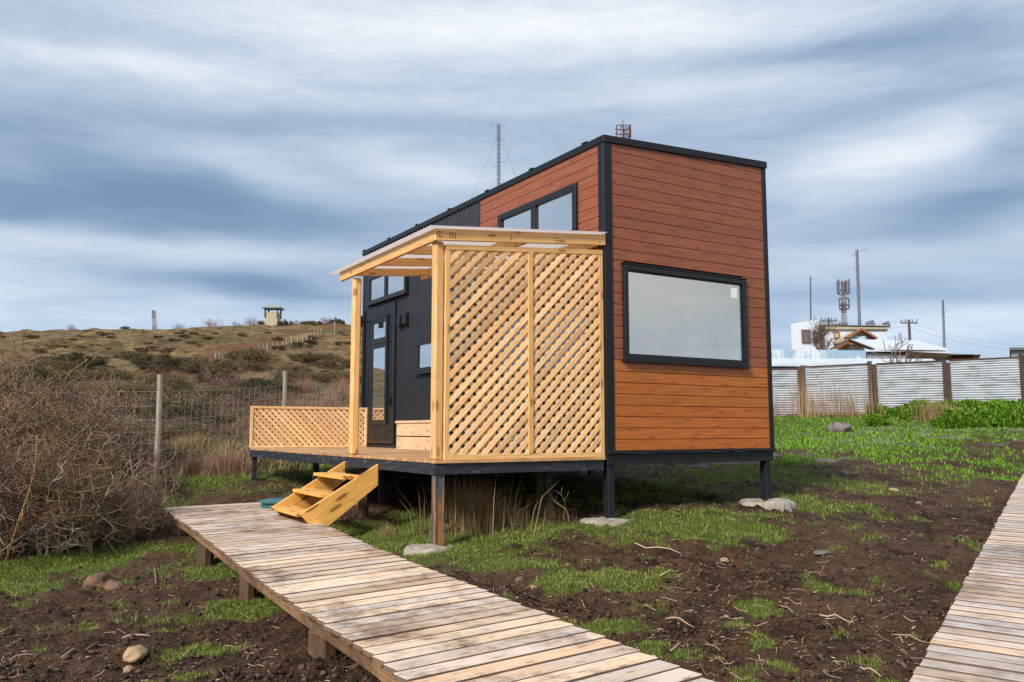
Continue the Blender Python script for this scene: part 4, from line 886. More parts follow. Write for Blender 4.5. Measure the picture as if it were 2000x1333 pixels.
PD = proto_bare(81, stems=5, L=.52, r=.017, spread=.8, nch=(3, 3, 2), maxlev=3, up=.03, lean=.9, m1='stem', m2='stem', base_r=.12, rmin=.004)
for px, py, sc_, lb_ in ((190, 1078, 1.0, 'pale grey branching dead bush at the front of the thicket, middle one'), (262, 1052, .7, 'smaller pale forked dead bush at the right front of the thicket'), (105, 1082, 1.0, 'pale grey dead bush at the front of the thicket beside the ochre sapling')):
    x, y = hit(px, py); place(PD, 'dead_bush', x, y, sc_, lb_, 'dead bush', 'dead bushes in the thicket')
# middle-distance scrub beyond the wire fence
rs = random.Random(99)
mid = []
for row, (py, n_, s0, s1) in enumerate(((905, 8, .6, .9), (880, 9, .7, 1.1), (855, 10, .9, 1.4), (830, 11, 1.0, 1.6), (808, 11, 1.1, 1.8), (790, 11, 1.2, 2.0), (770, 11, 1.2, 2.2), (748, 9, 1.3, 2.3), (726, 8, 1.4, 2.6), (708, 7, 1.4, 3.0))):
    for k in range(n_):
        px = -60 + (k + rs.random()) * (560 if row < 3 else 800) / n_; mid.append((px, py + rs.uniform(-8, 8), rs.uniform(s0, s1), row))
names = {'o': ('olive_shrub', 'low olive-brown shrub in the scrub beyond the wire fence', 'shrub', 'olive shrubs beyond the wire fence'), 'd': ('dark_shrub', 'dense dark green shrub in the scrub beyond the wire fence', 'shrub', 'dark shrubs beyond the wire fence'),
         'r': ('reddish_shrub', 'leafless reddish-purple shrub in the scrub beyond the wire fence', 'shrub', 'reddish shrubs beyond the wire fence'), 's': ('pale_shrub', 'pale grey-green shrub in the scrub beyond the wire fence', 'shrub', 'pale shrubs beyond the wire fence')}
for px, py, s, row in mid:
    if 330 < px < 700 and py > 868: continue
    x, y = hit(px, py)
    if y < 15.2 and px > 250: continue
    t_ = rs.choices('odrs', (6, 3, 2.4, .45))[0]
    if 560 < px < 700 and 752 < py < 840: t_ = 'p'
    if t_ == 'p':
        if rs.random() < .75: place(PT[1], 'dry_tussock', x, y, 1.9 * rs.uniform(.8, 1.2), 'reddish dry grass tussock on the slope beyond the far fence post', 'tussock', 'reddish tussocks beyond the fence')
        continue
    nm, lb_, ct, gp = names[t_]; pr = {'o': PO[:2], 'd': PO[2:], 'r': PR, 's': PS}[t_]; p_ = rs.choice(pr); sc_ = s * (.85 if t_ == 'r' else 1.0)
    place(p_, nm, x, y, sc_, lb_, ct, gp, sz=sc_ * rs.uniform(.55, .75))
# dry tussocks
for i, (px, py, s, k, lb_) in enumerate(((930, 1035, 1.35, 0, 'tall straw-coloured grass tussock behind the rust-streaked porch leg'), (905, 1012, 1.2, 0, 'straw-coloured grass tussock in the shade right behind the rust-streaked leg'), (962, 1028, .9, 0, 'shorter straw tussock right of the tallest one under the porch'),
    (1005, 1022, .6, 0, 'small thin straw tuft under the porch between the steel legs'), (1075, 1010, .55, 0, 'sparse straw tuft left of the little bare twig plant'), (755, 1050, .35, 0, 'tiny straw tuft right of the orange steps'), (1215, 915, .6, 0, 'dry grass tuft just right of the near-corner house leg'),
    (375, 930, .9, 1, 'reddish dry tussock at the foot of the near wire-fence post'), (410, 928, .8, 1, 'reddish dry tussock between the fence post and the porch end'), (450, 925, 1.3, 1, 'large bent reddish tussock beside the far porch leg'), (430, 918, 1.0, 1, 'reddish tussock behind the large bent one'), (350, 880, .9, 0, 'straw tussock behind the near wire-fence post'),
    (385, 870, .8, 0, 'straw tussock in the gap between fence post and lattice rail'), (330, 960, .7, 1, 'reddish tussock at the right foot of the thicket'))):
    x, y = hit(px, py); place(PT[k], 'dry_tussock', x, y, s, lb_, 'tussock', 'dry grass tussocks')
# little bare twig plant under the house edge
rg = random.Random(5); sg, th = [], []
gen_branch(rg, sg, th, Vector((0, 0, -.03)), Vector((-.15, 0, 1)).normalized(), .30, .008, 0, 2, .03, .7, (3, 3), 0)
V1, F1, R1 = tubes_np(sg + th, 4); x, y = hit(1112, 1020); o = mesh_np('twig_plant', V1, F1, M['straw'], None, {'rnd': R1}); o.location = (x, y, zt(x, y)); o.scale = (1, 1, .9); tag(o, 'small forked leafless twig plant in the grass left of the near-corner house leg', 'plant')
# weeds in front of the tin fence
for i, px in enumerate((1535, 1562, 1575, 1590, 1625, 1640, 1655, 1668, 1690, 1700, 1520, 1610)):
    x, y = hit(px, 812 + (i % 3) * 2); place(PW[i % 2], 'dry_weed', x, y, rs.uniform(1.1, 2.2), 'tall dry weed stalks in front of the corrugated tin fence', 'weed', 'dry weeds before the tin fence', sz=rs.uniform(2.0, 3.4))
x, y = hit(1815, 822); place(PT[0], 'dry_tussock', x, y, 1.7, 'wide straw-coloured tussock between green ground cover patches before the tin fence', 'tussock', 'dry grass tussocks')
x, y = hit(1850, 826); place(PT[0], 'dry_tussock', x, y, 1.4, 'flattened straw tussock right of the wide one before the tin fence', 'tussock', 'dry grass tussocks')
# skyline bushes
sky_b = [(140, 640, 22, 'lone dark bush on the left skyline'), (350, 634, 24, 'round dark bush on the skyline between the red mast and the watch hut'), (415, 634, 36, 'widest twiggy dark bush on the skyline left of the watch hut'), (460, 634, 20, 'small thin bush on the skyline nearest the watch hut on its left'),
         (515, 634, 26, 'brownish bush at the left foot of the watch hut'), (560, 636, 34, 'low dark shrub mass right below the watch hut'), (600, 634, 30, 'low bush on the skyline right of the watch hut'), (636, 630, 30, 'dark rounded bush on the skyline near the porch post'), (245, 640, 18, 'flat dark bush on the skyline left of the red mast'), (575, 641, 24, 'dark shrub below the skyline under the watch hut'),
         (490, 634, 34, 'dark scrub on the skyline between the thin bush and the watch hut'), (660, 630, 34, 'dark scrub on the skyline beside the left porch post'), (618, 634, 26, 'low scrub on the skyline between the two rounded bushes'), (1522, 672, 26, 'brown bush on the rise beside the right edge of the house'), (1540, 674, 20, 'small brown bush on the rise left of the white house')]
for i, (px, py, wpx, lb_) in enumerate(sky_b):
    x, d, z_ = crest(px) if px < 1400 else ((px - 1000) / F * 148, 148, zt((px - 1000) / F * 148, 148)); s = wpx * .5 * d / F * 1.2
    tw = i in (0, 2, 3, 7, 9, 10, 1)
    o = place(PR[i % 2] if tw else PH[1 + i % 2], 'skyline_bush', x, d, s * (.9 if tw else 1.0), lb_, 'bush', 'bushes on the skyline', dz=-.22 * s)
# clumps over the hillside
for i in range(185):
    px = rs.uniform(-80, 705); py = rs.uniform(650, 738); x, y = hit(px, py); s = rs.uniform(5, 17) * y / F * (1 if py > 660 else .7)
    if min(math.hypot(x - tx, y - ty) for tx, ty in tp) < 4: continue
    place(PH[i % 3] if i % 4 else PR[1], 'heath_clump', x, y, s, ('heath clump high on hill' if py < 675 else 'heath clump halfway up hill' if py < 705 else 'heath clump low on hill') + (' left of near post' if px < 300 else ' between posts' if px < 556 else ' past far post'), 'shrub', 'heath clumps on the hillside', sz=s * rs.uniform(.35, .7))
# heath texture: uncountable tufts over the slope
rgn = np.random.default_rng(77); n = 60000; px = rgn.uniform(-150, 760, n); u_ = rgn.uniform(0, 1, n); d_ = np.exp(rgn.uniform(math.log(15.5), math.log(150), n)); xx = (px - 1000) / F * d_; k = (fbm(xx * .12, d_ * .12, 3, 91) > .40) & (xx < -3.6 - .02 * d_); xx, d_ = xx[k], d_[k]
C = np.stack([xx, d_, zg(xx, d_) - .03], 1); o = blades(C, np.clip(.22 - d_ * .0012, .10, .22) * rgn.uniform(.5, 1.4, len(xx)), d_ * .0016, rgn, 'heath', .9, 'heath_tufts', True); tag(o, kind='stuff', label='brown and straw heath tufts covering the hillside', cat='heath')

# ------------------------------------------------------------------ grass and ground litter
rgn = np.random.default_rng(5); n = 900000
iv = rgn.uniform(1 / 34, 1 / 3.3, n); d_ = 1 / iv; t_ = rgn.uniform(-.68, .68, n); xx = t_ * d_; m_ = gmask(xx, d_); k = rgn.uniform(0, 1, n) < m_ ** 1.1; xx, d_ = xx[k], d_[k]; 
k = rgn.permutation(len(xx))[:330000]; xx, d_ = xx[k], d_[k]
C = np.stack([xx, d_, zg(xx, d_) - .006], 1)
# keep grass out of the boardwalk volume by height (short under it)
hgt = (.018 + .045 * fbm(xx * 1.1, d_ * 1.1, 3, 15)) * np.clip(d_ / 9, .75, 2.0)
far = (d_ > 16) & (xx > 5)
o = blades(C[~far], hgt[~far], np.clip(d_[~far] * .00062, .0028, .012), rgn, 'grass', 1.1, 'grass', True); tag(o, kind='stuff', label='short green grass growing in patches over the dark soil', cat='grass')
o = blades(C[far], hgt[far] * 1.1, np.clip(d_[far] * .0013, .004, .03), rgn, 'brightgrass', 1.2, 'ground_cover', True); tag(o, kind='stuff', label='bright green ground cover in front of the corrugated tin fence', cat='ground cover')
# thick green bank in front of the tin fence on the right
n = 60000; px = rgn.uniform(1690, 2080, n); y_ = rgn.uniform(25.0, 29.6, n); xx = (px - 1000) / F * y_; ed_ = (fbm(xx * .9, y_ * .9, 4, 55) - .40) * 3 + (px - 1760) / 260; k = ed_ > .2; xx, y_ = xx[k], y_[k]; hh_ = np.clip(ed_[k], 0, 1) * .42 * (.45 + .9 * fbm(xx * 1.6, y_ * 1.6, 3, 56)) * np.clip((y_ - 24.9) / .5, 0, 1)
C = np.stack([xx, y_, zg(xx, y_) + hh_ * rgn.uniform(.25, 1, len(xx))], 1); o = blades(C, .13, .045, rgn, 'brightgrass', 1.6, 'ground_cover', True); tag(o, kind='stuff', label='thick dark-edged green bank of ground cover at the foot of the tin fence', cat='ground cover')
# clods
def scatter_boxes(n, dmin, dmax, smin, smax, mt, name, label, cat, seed, cond=None, shape=(1, .8, .6), tl=.64):
    rgn = np.random.default_rng(seed); iv = rgn.uniform(1 / dmax, 1 / dmin, n); d_ = 1 / iv; xx = rgn.uniform(-tl, tl, n) * d_
    if cond is not None: k = cond(xx, d_, rgn); xx, d_ = xx[k], d_[k]
    n = len(xx); s = (smin + (smax - smin) * rgn.uniform(0, 1, n) ** 3); base = np.array([[1, 0, 0], [-.5, .87, 0], [-.5, -.87, 0], [.3, .4, .9], [-.6, 0, .8], [.35, -.5, .85], [0, 0, -.8]], float) * shape
    J = base[None] * (1 + rgn.uniform(-.4, .4, (n, 7, 3))); a_ = rgn.uniform(0, 6.283, n); ca, sa = np.cos(a_)[:, None], np.sin(a_)[:, None]; Xr = J[:, :, 0] * ca - J[:, :, 1] * sa; Yr = J[:, :, 0] * sa + J[:, :, 1] * ca
    V_ = np.stack([Xr, Yr, J[:, :, 2]], 2) * s[:, None, None] + np.stack([xx, d_, zg(xx, d_) + s * .1], 1)[:, None, :]
    T = np.array([[0, 3, 5], [0, 1, 3], [1, 4, 3], [1, 2, 4], [2, 5, 4], [2, 0, 5], [3, 4, 5], [0, 6, 1], [1, 6, 2], [2, 6, 0]]); F_ = (np.arange(n)[:, None, None] * 7 + T[None]).reshape(-1, 3)
    o = mesh_np(name, V_.reshape(-1, 3), F_, M[mt], None, {'rnd': np.repeat(rgn.random(n) ** (1.6 if mt in ('clod', 'chips') else 1), 7)}); return tag(o, label, cat, kind='stuff')
bare = lambda x, y, r: (gmask(x, y) < .5) & (r.uniform(0, 1, len(x)) < .25 + 1.3 * (fbm(x * .9, y * .9, 3, 81) - .3))
scatter_boxes(46000, 3.2, 22, .005, .034, 'clod', 'soil_clods', 'crumbled dark soil clods over the bare ground', 'soil', 3, bare)
scatter_boxes(9000, 3.2, 24, .004, .020, 'chips', 'wood_chips', 'pale wood chips and pebbles strewn over the soil', 'wood chips', 4, bare, (1.5, .5, .25))
scatter_boxes(4500, 3.2, 14, .008, .030, 'deadleaf', 'fallen_leaves', 'reddish brown dead leaves and bark on the soil', 'dead leaves', 6, bare, (1.1, .8, .12))
def debris(n, seed, l0, l1, mt, name, label, cat, dmin=3.2, dmax=20):
    rgn = np.random.default_rng(seed); d_ = 1 / rgn.uniform(1 / dmax, 1 / dmin, n); xx = rgn.uniform(-.64, .64, n) * d_; k = bare(xx, d_, rgn); xx, d_ = xx[k], d_[k]; n = len(xx)
    a_ = rgn.uniform(0, 6.283, n); L = (l0 + (l1 - l0) * rgn.uniform(0, 1, n) ** 2)[:, None] * np.clip(d_ / 7, .7, 2)[:, None]; D = np.stack([np.cos(a_), np.sin(a_), rgn.normal(.05, .25, n)], 1) * L; S = np.stack([-np.sin(a_), np.cos(a_), rgn.normal(0, .5, n)], 1) * L * rgn.uniform(.08, .35, n)[:, None]
    C = np.stack([xx, d_, zg(xx, d_) + .008], 1); V_ = np.stack([C - D / 2, C + S / 2, C + D / 2, C - S / 2], 1).reshape(-1, 3)
    o = mesh_np(name, V_, np.arange(4 * n).reshape(n, 4), M[mt], None, {'rnd': np.repeat(rgn.random(n) ** 1.5, 4)}); return tag(o, label, cat, kind='stuff')
debris(60000, 41, .010, .045, 'debris', 'soil_debris', 'reddish brown roots, bark and leaf scraps over the bare soil', 'debris')
# straw twigs lying about
def litter(n, seed, lmin, lmax, rad, name, label, pts=None, tl=.64):
    rgn = np.random.default_rng(seed); segs = []; iv = rgn.uniform(1 / 20, 1 / 3.3, n); d_ = 1 / iv; xx = rgn.uniform(-tl, tl, n) * d_
    w_ = np.exp(-(((xx - 1.2) / 1.9) ** 2 + ((d_ - 6.6) / 2.2) ** 2)); k = rgn.uniform(0, 1, n) < (.30 + .7 * w_); xx, d_ = xx[k], d_[k]
    for x, y in zip(xx, d_):
        a_ = rgn.uniform(0, 6.283); L = rgn.uniform(lmin, lmax); p = np.array([x, y, 0.]); r_ = rad * rgn.uniform(.5, 1.5); rr_ = rgn.random(); lift = .012
        for s_ in range(3):
            q = p + np.array([math.cos(a_), math.sin(a_), 0]) * L / 3; a_ += rgn.normal(0, .16); segs.append((p.copy(), q.copy(), r_, r_ * .8, rr_)); p = q
    P = np.array([s[0] for s in segs]); Q_ = np.array([s[1] for s in segs]); zp = zg(P[:, 0], P[:, 1]) + .010; zq = zg(Q_[:, 0], Q_[:, 1]) + .010
    segs = [((s[0][0], s[0][1], a), (s[1][0], s[1][1], b), s[2], s[3], s[4]) for s, a, b in zip(segs, zp, zq)]
    V1, F1, R1 = tubes_np(segs, 4); o = mesh_np(name, V1, F1, M['litter'], None, {'rnd': R1}); return tag(o, label, 'twigs', kind='stuff')
litter(2600, 8, .03, .14, .0022, 'straw_litter', 'straw-coloured twigs and stalks strewn over the soil')
sticks = [((1240, 1065), (1330, 1085), 'long pale stick lying on the soil in front of the near-corner pad'), ((1520, 1190), (1558, 1208), 'pale bent stick beside the isolated green tuft'), ((1600, 1208), (1668, 1222), 'thin pale stick right of the isolated green tuft'), ((1745, 1245), (1815, 1262), 'thin stick lying toward the right boardwalk'),
          ((1300, 1215), (1355, 1232), 'curved pale stick on the soil in the lower middle'), ((1310, 1278), (1340, 1262), 'short stick beside the grass at the lower middle'), ((120, 1290), (195, 1258), 'reddish splinter of wood at the lower left'), ((238, 1252), (295, 1248), 'pale twig above the tan rock'), ((300, 1110), (305, 1145), 'upright pale twig beside the left end of the boardwalk'),
          ((1680, 1310), (1720, 1330), 'short dark stick at the bottom right'), ((1290, 1130), (1330, 1115), 'short pale stick in the litter before the house')]
for (a, b), (c, d), lb_ in sticks:
    x0, y0 = hit(a, b); x1, y1 = hit(c, d); mb = MB(); P = []
    for k in range(5):
        f = k / 4; x = x0 + (x1 - x0) * f; y = y0 + (y1 - y0) * f + .012 * math.sin(f * 4); P.append((x - x0, y - y0, zt(x, y) + .015 - zt(x0, y0) + .01 * math.sin(f * 3.1)))
    mb.tube(P, [.006, .007, .006, .005, .003], 6); o = mb.build('stick', M['litter'], smooth=True); o.location = (x0, y0, zt(x0, y0)); tag(o, lb_, 'stick', 'loose sticks on the ground')

# ------------------------------------------------------------------ wire fence on the left
wf_pts = [(-13.5, 15.6), (-6.28, 15.0), (-4.86, 18.0), (-3.3, 21.3), (-1.9, 24.5)]
wf = tag(empty('wire_fence', (wf_pts[1][0], wf_pts[1][1], 0)), 'grey wire mesh fence on weathered wooden posts beyond the porch', 'fence'); o0 = Vector((wf_pts[1][0], wf_pts[1][1], 0))
for x, y in wf_pts:
    g = zt(x, y); mb = MB(); mb.tube([(x - o0.x, y - o0.y, g - .3), (x - o0.x + .015, y - o0.y, g + 1.0), (x - o0.x, y - o0.y, g + 1.92)], [.058, .054, .050], 9); mb.build('post', M['oldpost'], wf)
sg = []
for (xa, ya), (xb, yb) in zip(wf_pts[:-1], wf_pts[1:]):
    L = math.hypot(xb - xa, yb - ya); n = int(L / .15); za, zb = zt(xa, ya), zt(xb, yb)
    for h in (.05, .2, .35, .52, .70, .90, 1.12, 1.36, 1.62): 
        for k in range(8):
            f0, f1 = k / 8, (k + 1) / 8; sag = lambda f: -.03 * math.sin(math.pi * f)
            sg.append(((xa + (xb - xa) * f0 - o0.x, ya + (yb - ya) * f0 - o0.y, za + (zb - za) * f0 + h + sag(f0)), (xa + (xb - xa) * f1 - o0.x, ya + (yb - ya) * f1 - o0.y, za + (zb - za) * f1 + h + sag(f1)), .0028, .0028, .5))
    for k in range(1, n):
        f = k / n; x = xa + (xb - xa) * f - o0.x; y = ya + (yb - ya) * f - o0.y; z = za + (zb - za) * f; sg.append(((x, y, z + .04), (x, y, z + 1.61), .0022, .0022, .5))
V1, F1, R1 = tubes_np(sg, 3); mesh_np('wire_mesh', V1, F1, M['wire'], wf)
# hillside post fence
hp = [(420, 698), (428, 700), (436, 702), (441, 698), (462, 694), (470, 695), (480, 692), (488, 690), (496, 688), (505, 686), (514, 683), (522, 681), (532, 679), (541, 676), (551, 675), (560, 671), (570, 669), (580, 667), (591, 665), (600, 662), (608, 660), (613, 659), (620, 657), (627, 655), (654, 652)]
hb = hit(500, 686); hf = tag(empty('hillside_fence', (hb[0], hb[1], 0)), 'line of pale wooden posts climbing the hillside beside the dirt track', 'fence'); prev = None; sg = []
for k, (px, py) in enumerate(hp):
    x, y = hit(px, py + 4); g = zt(x, y); h = (rs.uniform(12, 17) if k < 24 else 28) * y / F; mb = MB(); mb.tube([(x - hb[0], y - hb[1], g - .3), (x - hb[0] + rs.uniform(-.1, .1), y - hb[1], g + h)], .0008 * y, 5); mb.build('post', M['oldpost'], hf)
    if prev:
        for fz in (.4, .85): sg.append(((prev[0], prev[1], prev[2] + prev[3] * fz), (x - hb[0], y - hb[1], g + h * fz), .012, .012, .5))
    prev = (x - hb[0], y - hb[1], g, h)
V1, F1, R1 = tubes_np(sg, 3); mesh_np('wire', V1, F1, M['oldpost'], hf)
# watch hut
_, d, cz_ = crest(533); s = d / F; p = atd(533, 622, d); p.z = max(p.z, cz_); hut = tag(empty('watch_hut', (p.x, p.y, 0)), 'small open-sided watch hut with a pointed roof on the hill crest', 'hut'); z0 = p.z; zg_ = zt(p.x, p.y)
mb = MB(); r_ = 12 * s; mb.box(-r_, -r_, zg_ - 1, r_, r_, z0 + .1); mb.build('base', M['tan'], hut)
mb = MB(); mb.box(-r_, -r_, z0 + .1, r_, -r_ + .15, z0 + 10.5 * s); mb.box(r_ - .15, -r_ + .15, z0 + .1, r_, r_, z0 + 10.5 * s); mb.box(-r_, -r_ + .15, z0 + .1, -r_ + .15, r_, z0 + 5 * s); mb.build('wall', M['tan'], hut)
for a in (-1, 1):
    for b in (-1, 1): mb = MB(); mb.box(a * r_ - .12, b * r_ - .12, z0, a * r_ + .12, b * r_ + .12, z0 + 22 * s); mb.build('post', M['rustpost'], hut)
mb = MB(); q = r_ * 1.5; zz = z0 + 21 * s; b0 = len(mb.v); mb.v += [Vector(v) for v in ((-q, -q, zz), (q, -q, zz), (q, q, zz), (-q, q, zz), (0, 0, zz + 9.5 * s), (-q, -q, zz - .25), (q, -q, zz - .25), (q, q, zz - .25), (-q, q, zz - .25))]
for f in ((0, 1, 4), (1, 2, 4), (2, 3, 4), (3, 0, 4), (5, 6, 1, 0), (6, 7, 2, 1), (7, 8, 3, 2), (8, 5, 0, 3), (8, 7, 6, 5)): mb.face(list(f), [(0, 0)] * len(f), .5)
mb.build('roof', M['hutroof'], hut)

# ------------------------------------------------------------------ masts
def lattice_mast(px, ytop, d, w0, w1, label, name='radio_mast', cols=('mastgrey',), bands=1, arms=(), guys=False, xt=None, legs=3, nlev=26, cat='mast', zb=None, thick=.05, group='radio masts'):
    thick = thick * .8
    top = atd(xt if xt else px, ytop, d); bx = (px - 1000) / F * d; g = zt(bx, d) if zb is None else zb; root = tag(empty(name, (bx, d, 0)), label, cat, group); H = top.z - g; lean = top.x - bx
    def P(k, f): a = 2 * math.pi * k / legs + .5; w_ = (w0 + (w1 - w0) * f) * .75; return Vector((lean * f + math.cos(a) * w_, math.sin(a) * w_, g + H * f))
    for bnd in range(bands):
        mb = MB(); l0, l1 = int(nlev * bnd / bands), int(nlev * (bnd + 1) / bands)
        for k in range(legs):
            mb.beam(P(k, l0 / nlev), P(k, l1 / nlev), thick * 1.4, thick * 1.4)
            for i in range(l0, l1): mb.beam(P(k, i / nlev), P((k + 1) % legs, (i + 1) / nlev), thick, thick); mb.beam(P(k, i / nlev), P((k + 1) % legs, i / nlev), thick, thick)
        mb.build('mast_section', M[cols[bnd % len(cols)]], root)
    am = MB()
    for (f, l, up_) in arms:
        c = Vector((lean * f, 0, g + H * f)); am.beam(c, c + Vector((l, 0, 0)), thick, thick)
        if up_: am.beam(c + Vector((l, 0, 0)), c + Vector((l, 0, up_)), thick, thick)
    if arms: am.build('antenna', M['mastgrey'], root)
    if guys:
        gs = MB()
        for sx_ in (-1, 1):
            for f in (.95, .78, .6): gs.tube([Vector((lean * f, 0, g + H * f)), Vector((sx_ * 13, 5, zt(bx + sx_ * 13, d + 5)))], .018, 3)
        gs.build('guy_wire', M['mastgrey'], root)
    return root, g, H, lean
lattice_mast(974, 242, 120, .32, .32, 'tall slim grey guyed lattice mast rising behind the porch-side roof edge', arms=[(.995, -1.0, .8), (.93, .9, 0), (.93, -.6, .5), (.82, 1.0, .3), (.72, 1.0, 0), (.80, -.8, -.6), (.66, -.7, 0)], guys=True, nlev=50, thick=.06)
r_, g, H, ln = lattice_mast(1224, 249, 200, 2.6, 1.35, 'red lattice tower top showing above the highest corner of the roof', cols=('mastred', 'mastwhite'), bands=7, legs=4, nlev=28, thick=.17, zb=14)
mb = MB()
for z in (0, -1.2, -2.4): 
    for a in (-1, 1): mb.beam((-1.7, a * 1.5, g + H + z), (1.7, a * 1.5, g + H + z), .16, .16); mb.beam((a * 1.6, -1.5, g + H + z), (a * 1.6, 1.5, g + H + z), .16, .16)
for a in (-1.7, -.7, .7, 1.7): mb.beam((a, -1.5, g + H - 3.0), (a, -1.5, g + H + .1), .18, .18)
mb.build('platform', M['mastred'], r_)
mb = MB(); mb.tube([(0, 0, g + H), (0, 0, g + H + 1.8)], .13, 5); mb.poly([(-.7, 0, g + H), (.7, 0, g + H), (0, 0, g + H + .8)], (0, .12, 0)); mb.build('spike', M['mastgrey'], r_)
lattice_mast(1586, 541, 130, .16, .10, 'thin single grey mast behind the left end of the white house', arms=[(.985, .3, .0)], xt=1583, nlev=30, thick=.06)
lattice_mast(1684, 488, 130, .35, .28, 'tallest grey lattice mast behind the white house, leaning slightly left', arms=[(.99, 1.6, .4), (.96, -.7, -.5), (.85, -.6, 0), (.7, .7, 0)], xt=1674, nlev=46, thick=.065)
lattice_mast(1847, 586, 150, .38, .20, 'slim grey mast standing alone at the right beyond the tin roofs', arms=[(.86, .5, .2), (.86, -.5, .2), (.80, .4, 0)], xt=1842, nlev=36, thick=.075)
r_, g, H, ln = lattice_mast(1651, 550, 125, .70, .45, 'red and white mobile phone tower crowded with antenna panels', name='phone_tower', cols=('mastred', 'mastwhite'), bands=9, legs=4, nlev=36, xt=1647, thick=.10)
mb = MB(); zt_ = g + H
for a in range(9):
    an = a * .698; rr_ = .85 + .0 * a; c = Vector((ln + math.cos(an) * rr_, math.sin(an) * rr_, zt_ - .9)); mb.box(c.x - .11, c.y - .08, c.z - .9, c.x + .11, c.y + .08, c.z + .85 + (a % 3) * .15)
for z in (-.3, -1.3, -1.9): mb.tube([Vector((ln + math.cos(t) * .85, math.sin(t) * .85, zt_ + z)) for t in np.linspace(0, 6.283, 13)], .05, 4)
mb.build('antenna_panel', M['mastgrey'], r_)
mb = MB()
for z in (-2.6, -3.6, -4.2): mb.tube([Vector((ln * .9 + math.cos(t) * .75, math.sin(t) * .75, zt_ + z)) for t in np.linspace(0, 6.283, 9)], .06, 4)
for a in (-.7, .7): mb.box(ln + a - .08, -.1, zt_ - 4.1, ln + a + .08, .1, zt_ - 2.7)
mb.build('antenna_ring', M['mastgrey'], r_)
lattice_mast(300, 606, 190, .75, .45, 'tiny red and white lattice mast on the left skyline', cols=('mastred', 'mastwhite'), bands=5, legs=4, nlev=9, thick=.07)
# utility poles and the wires between them
def pole(px, ytop, d, label, arm=1.6):
    p = atd(px, ytop, d); g = zt(p.x, d); root = tag(empty('utility_pole', (p.x, d, 0)), label, 'utility pole', 'utility poles'); mb = MB(); mb.tube([(0, 0, g - .3), (0, 0, p.z)], [.16, .11], 7); mb.build('pole', M['rustpost'], root)
    mb = MB(); mb.box(-arm / 2, -.08, p.z - .35, arm / 2, .02, p.z - .22)
    for a in (-arm / 2 + .05, -arm / 5, arm / 5, arm / 2 - .05): mb.tube([(a, -.03, p.z - .22), (a, -.03, p.z + .05)], .045, 5)
    mb.build('crossarm', M['mastgrey'], root); return p
pA = pole(1775, 625, 75, 'dark wooden utility pole with a crossarm right of the white house', 1.5)
pB = pole(1618, 622, 85, 'dark utility pole behind the bare brown tree', 1.6); pC = pole(1640, 630, 110, 'farther dark utility pole between the bare tree and the phone tower', 2.2)
pD = atd(2120, 668, 95); mb = MB(); org_ = pA
def wire(a, b, sag, mb): mb.tube([a.lerp(b, f) - org_ + Vector((0, 0, -sag * 4 * f * (1 - f))) for f in np.linspace(0, 1, 13)], .009, 3)
for dz in (0, -.5): wire(pB + Vector((0, 0, dz)), pA + Vector((0, 0, dz)), .5, mb); wire(pA + Vector((0, 0, dz - .2)), pD + Vector((0, 0, dz)), 1.2, mb)
o = mb.build('power_line', M['rustpost']); o.location = org_; tag(o, 'thin dark power wires strung from the utility pole over the tin roofs', 'power line')

# ------------------------------------------------------------------ corrugated fence at the right
def hat(px, py, d): return atd(px, py, d)
FD = 30.0; fx = lambda px: (px - 1000) / F * FD
cf = tag(empty('corrugated_fence', (fx(1710), FD, 0)), 'silver corrugated tin fence with dark posts across the yard', 'fence'); ox = fx(1710)
secs = [(1400, 1428, 725, 812), (1436, 1558, 722, 809), (1573, 1696, 717, 805), (1714, 1842, 711, 797), (1857, 1993, 704, 794), (2012, 2150, 700, 790)]
for a, b, yt, yb in secs:
    zt0 = hat(a, yt + 2, FD).z; zt1 = hat(b, yt - 4 if a > 1500 else yt, FD).z; zb = hat(a, yb + 6, FD).z - .15; n = int((zt0 - zb) / .0103); xs_ = (fx(a) - ox, fx(b) - ox); V_ = []; 
    for k in range(n + 1):
        f = k / n; 
        for j, x in enumerate(xs_): V_.append((x, -.034 * math.sin(k * .0103 / .0824 * 2 * math.pi), zb + ((zt0, zt1)[j] - zb) * f))
    mesh_np('sheet_panel', V_, [(2 * i, 2 * i + 1, 2 * i + 3, 2 * i + 2) for i in range(n)], M['fencetin'], cf, None, True)
    mb = MB(); mb.poly([(xs_[0], -.03, zt0 - .0), (xs_[1], -.03, zt1 - .0), (xs_[1], -.03, zt1 + .055), (xs_[0], -.03, zt0 + .055)], (0, .08, 0)); mb.build('top_rail', M['rustpost'], cf)
for px, yt in ((1432, 718), (1562, 716), (1569, 714), (1700, 706), (1708, 712), (1846, 703), (1853, 709), (1998, 692), (2008, 695)):
    z1 = hat(px, yt, FD).z; x = fx(px) - ox; g = zt(fx(px), FD); mb = MB(); mb.box(x - .06, -.07, g - .3, x + .06, .07, z1); mb.build('post', M['rustpost'] if px > 1690 else M['stump'], cf, .01)
# ------------------------------------------------------------------ yard and buildings beyond
def bx_px(mb, x0, x1, yt, yb, d, depth, org=None, ytr=None):    # box whose front face spans these photo positions at distance d
    a = atd(x0, yt, d); b = atd(x1, yb, d); z1 = a.z; z2 = atd(x1, ytr, d).z if ytr else z1; xx0, xx1 = (x0 - 1000) / F * d, (x1 - 1000) / F * d
    mb.poly([(xx0 - org.x, d - org.y, b.z), (xx1 - org.x, d - org.y, b.z), (xx1 - org.x, d - org.y, z2), (xx0 - org.x, d - org.y, z1)], (xx0 / d * depth, depth, 0))
def orgd(px, d): return Vector(((px - 1000) / F * d, d, 0))
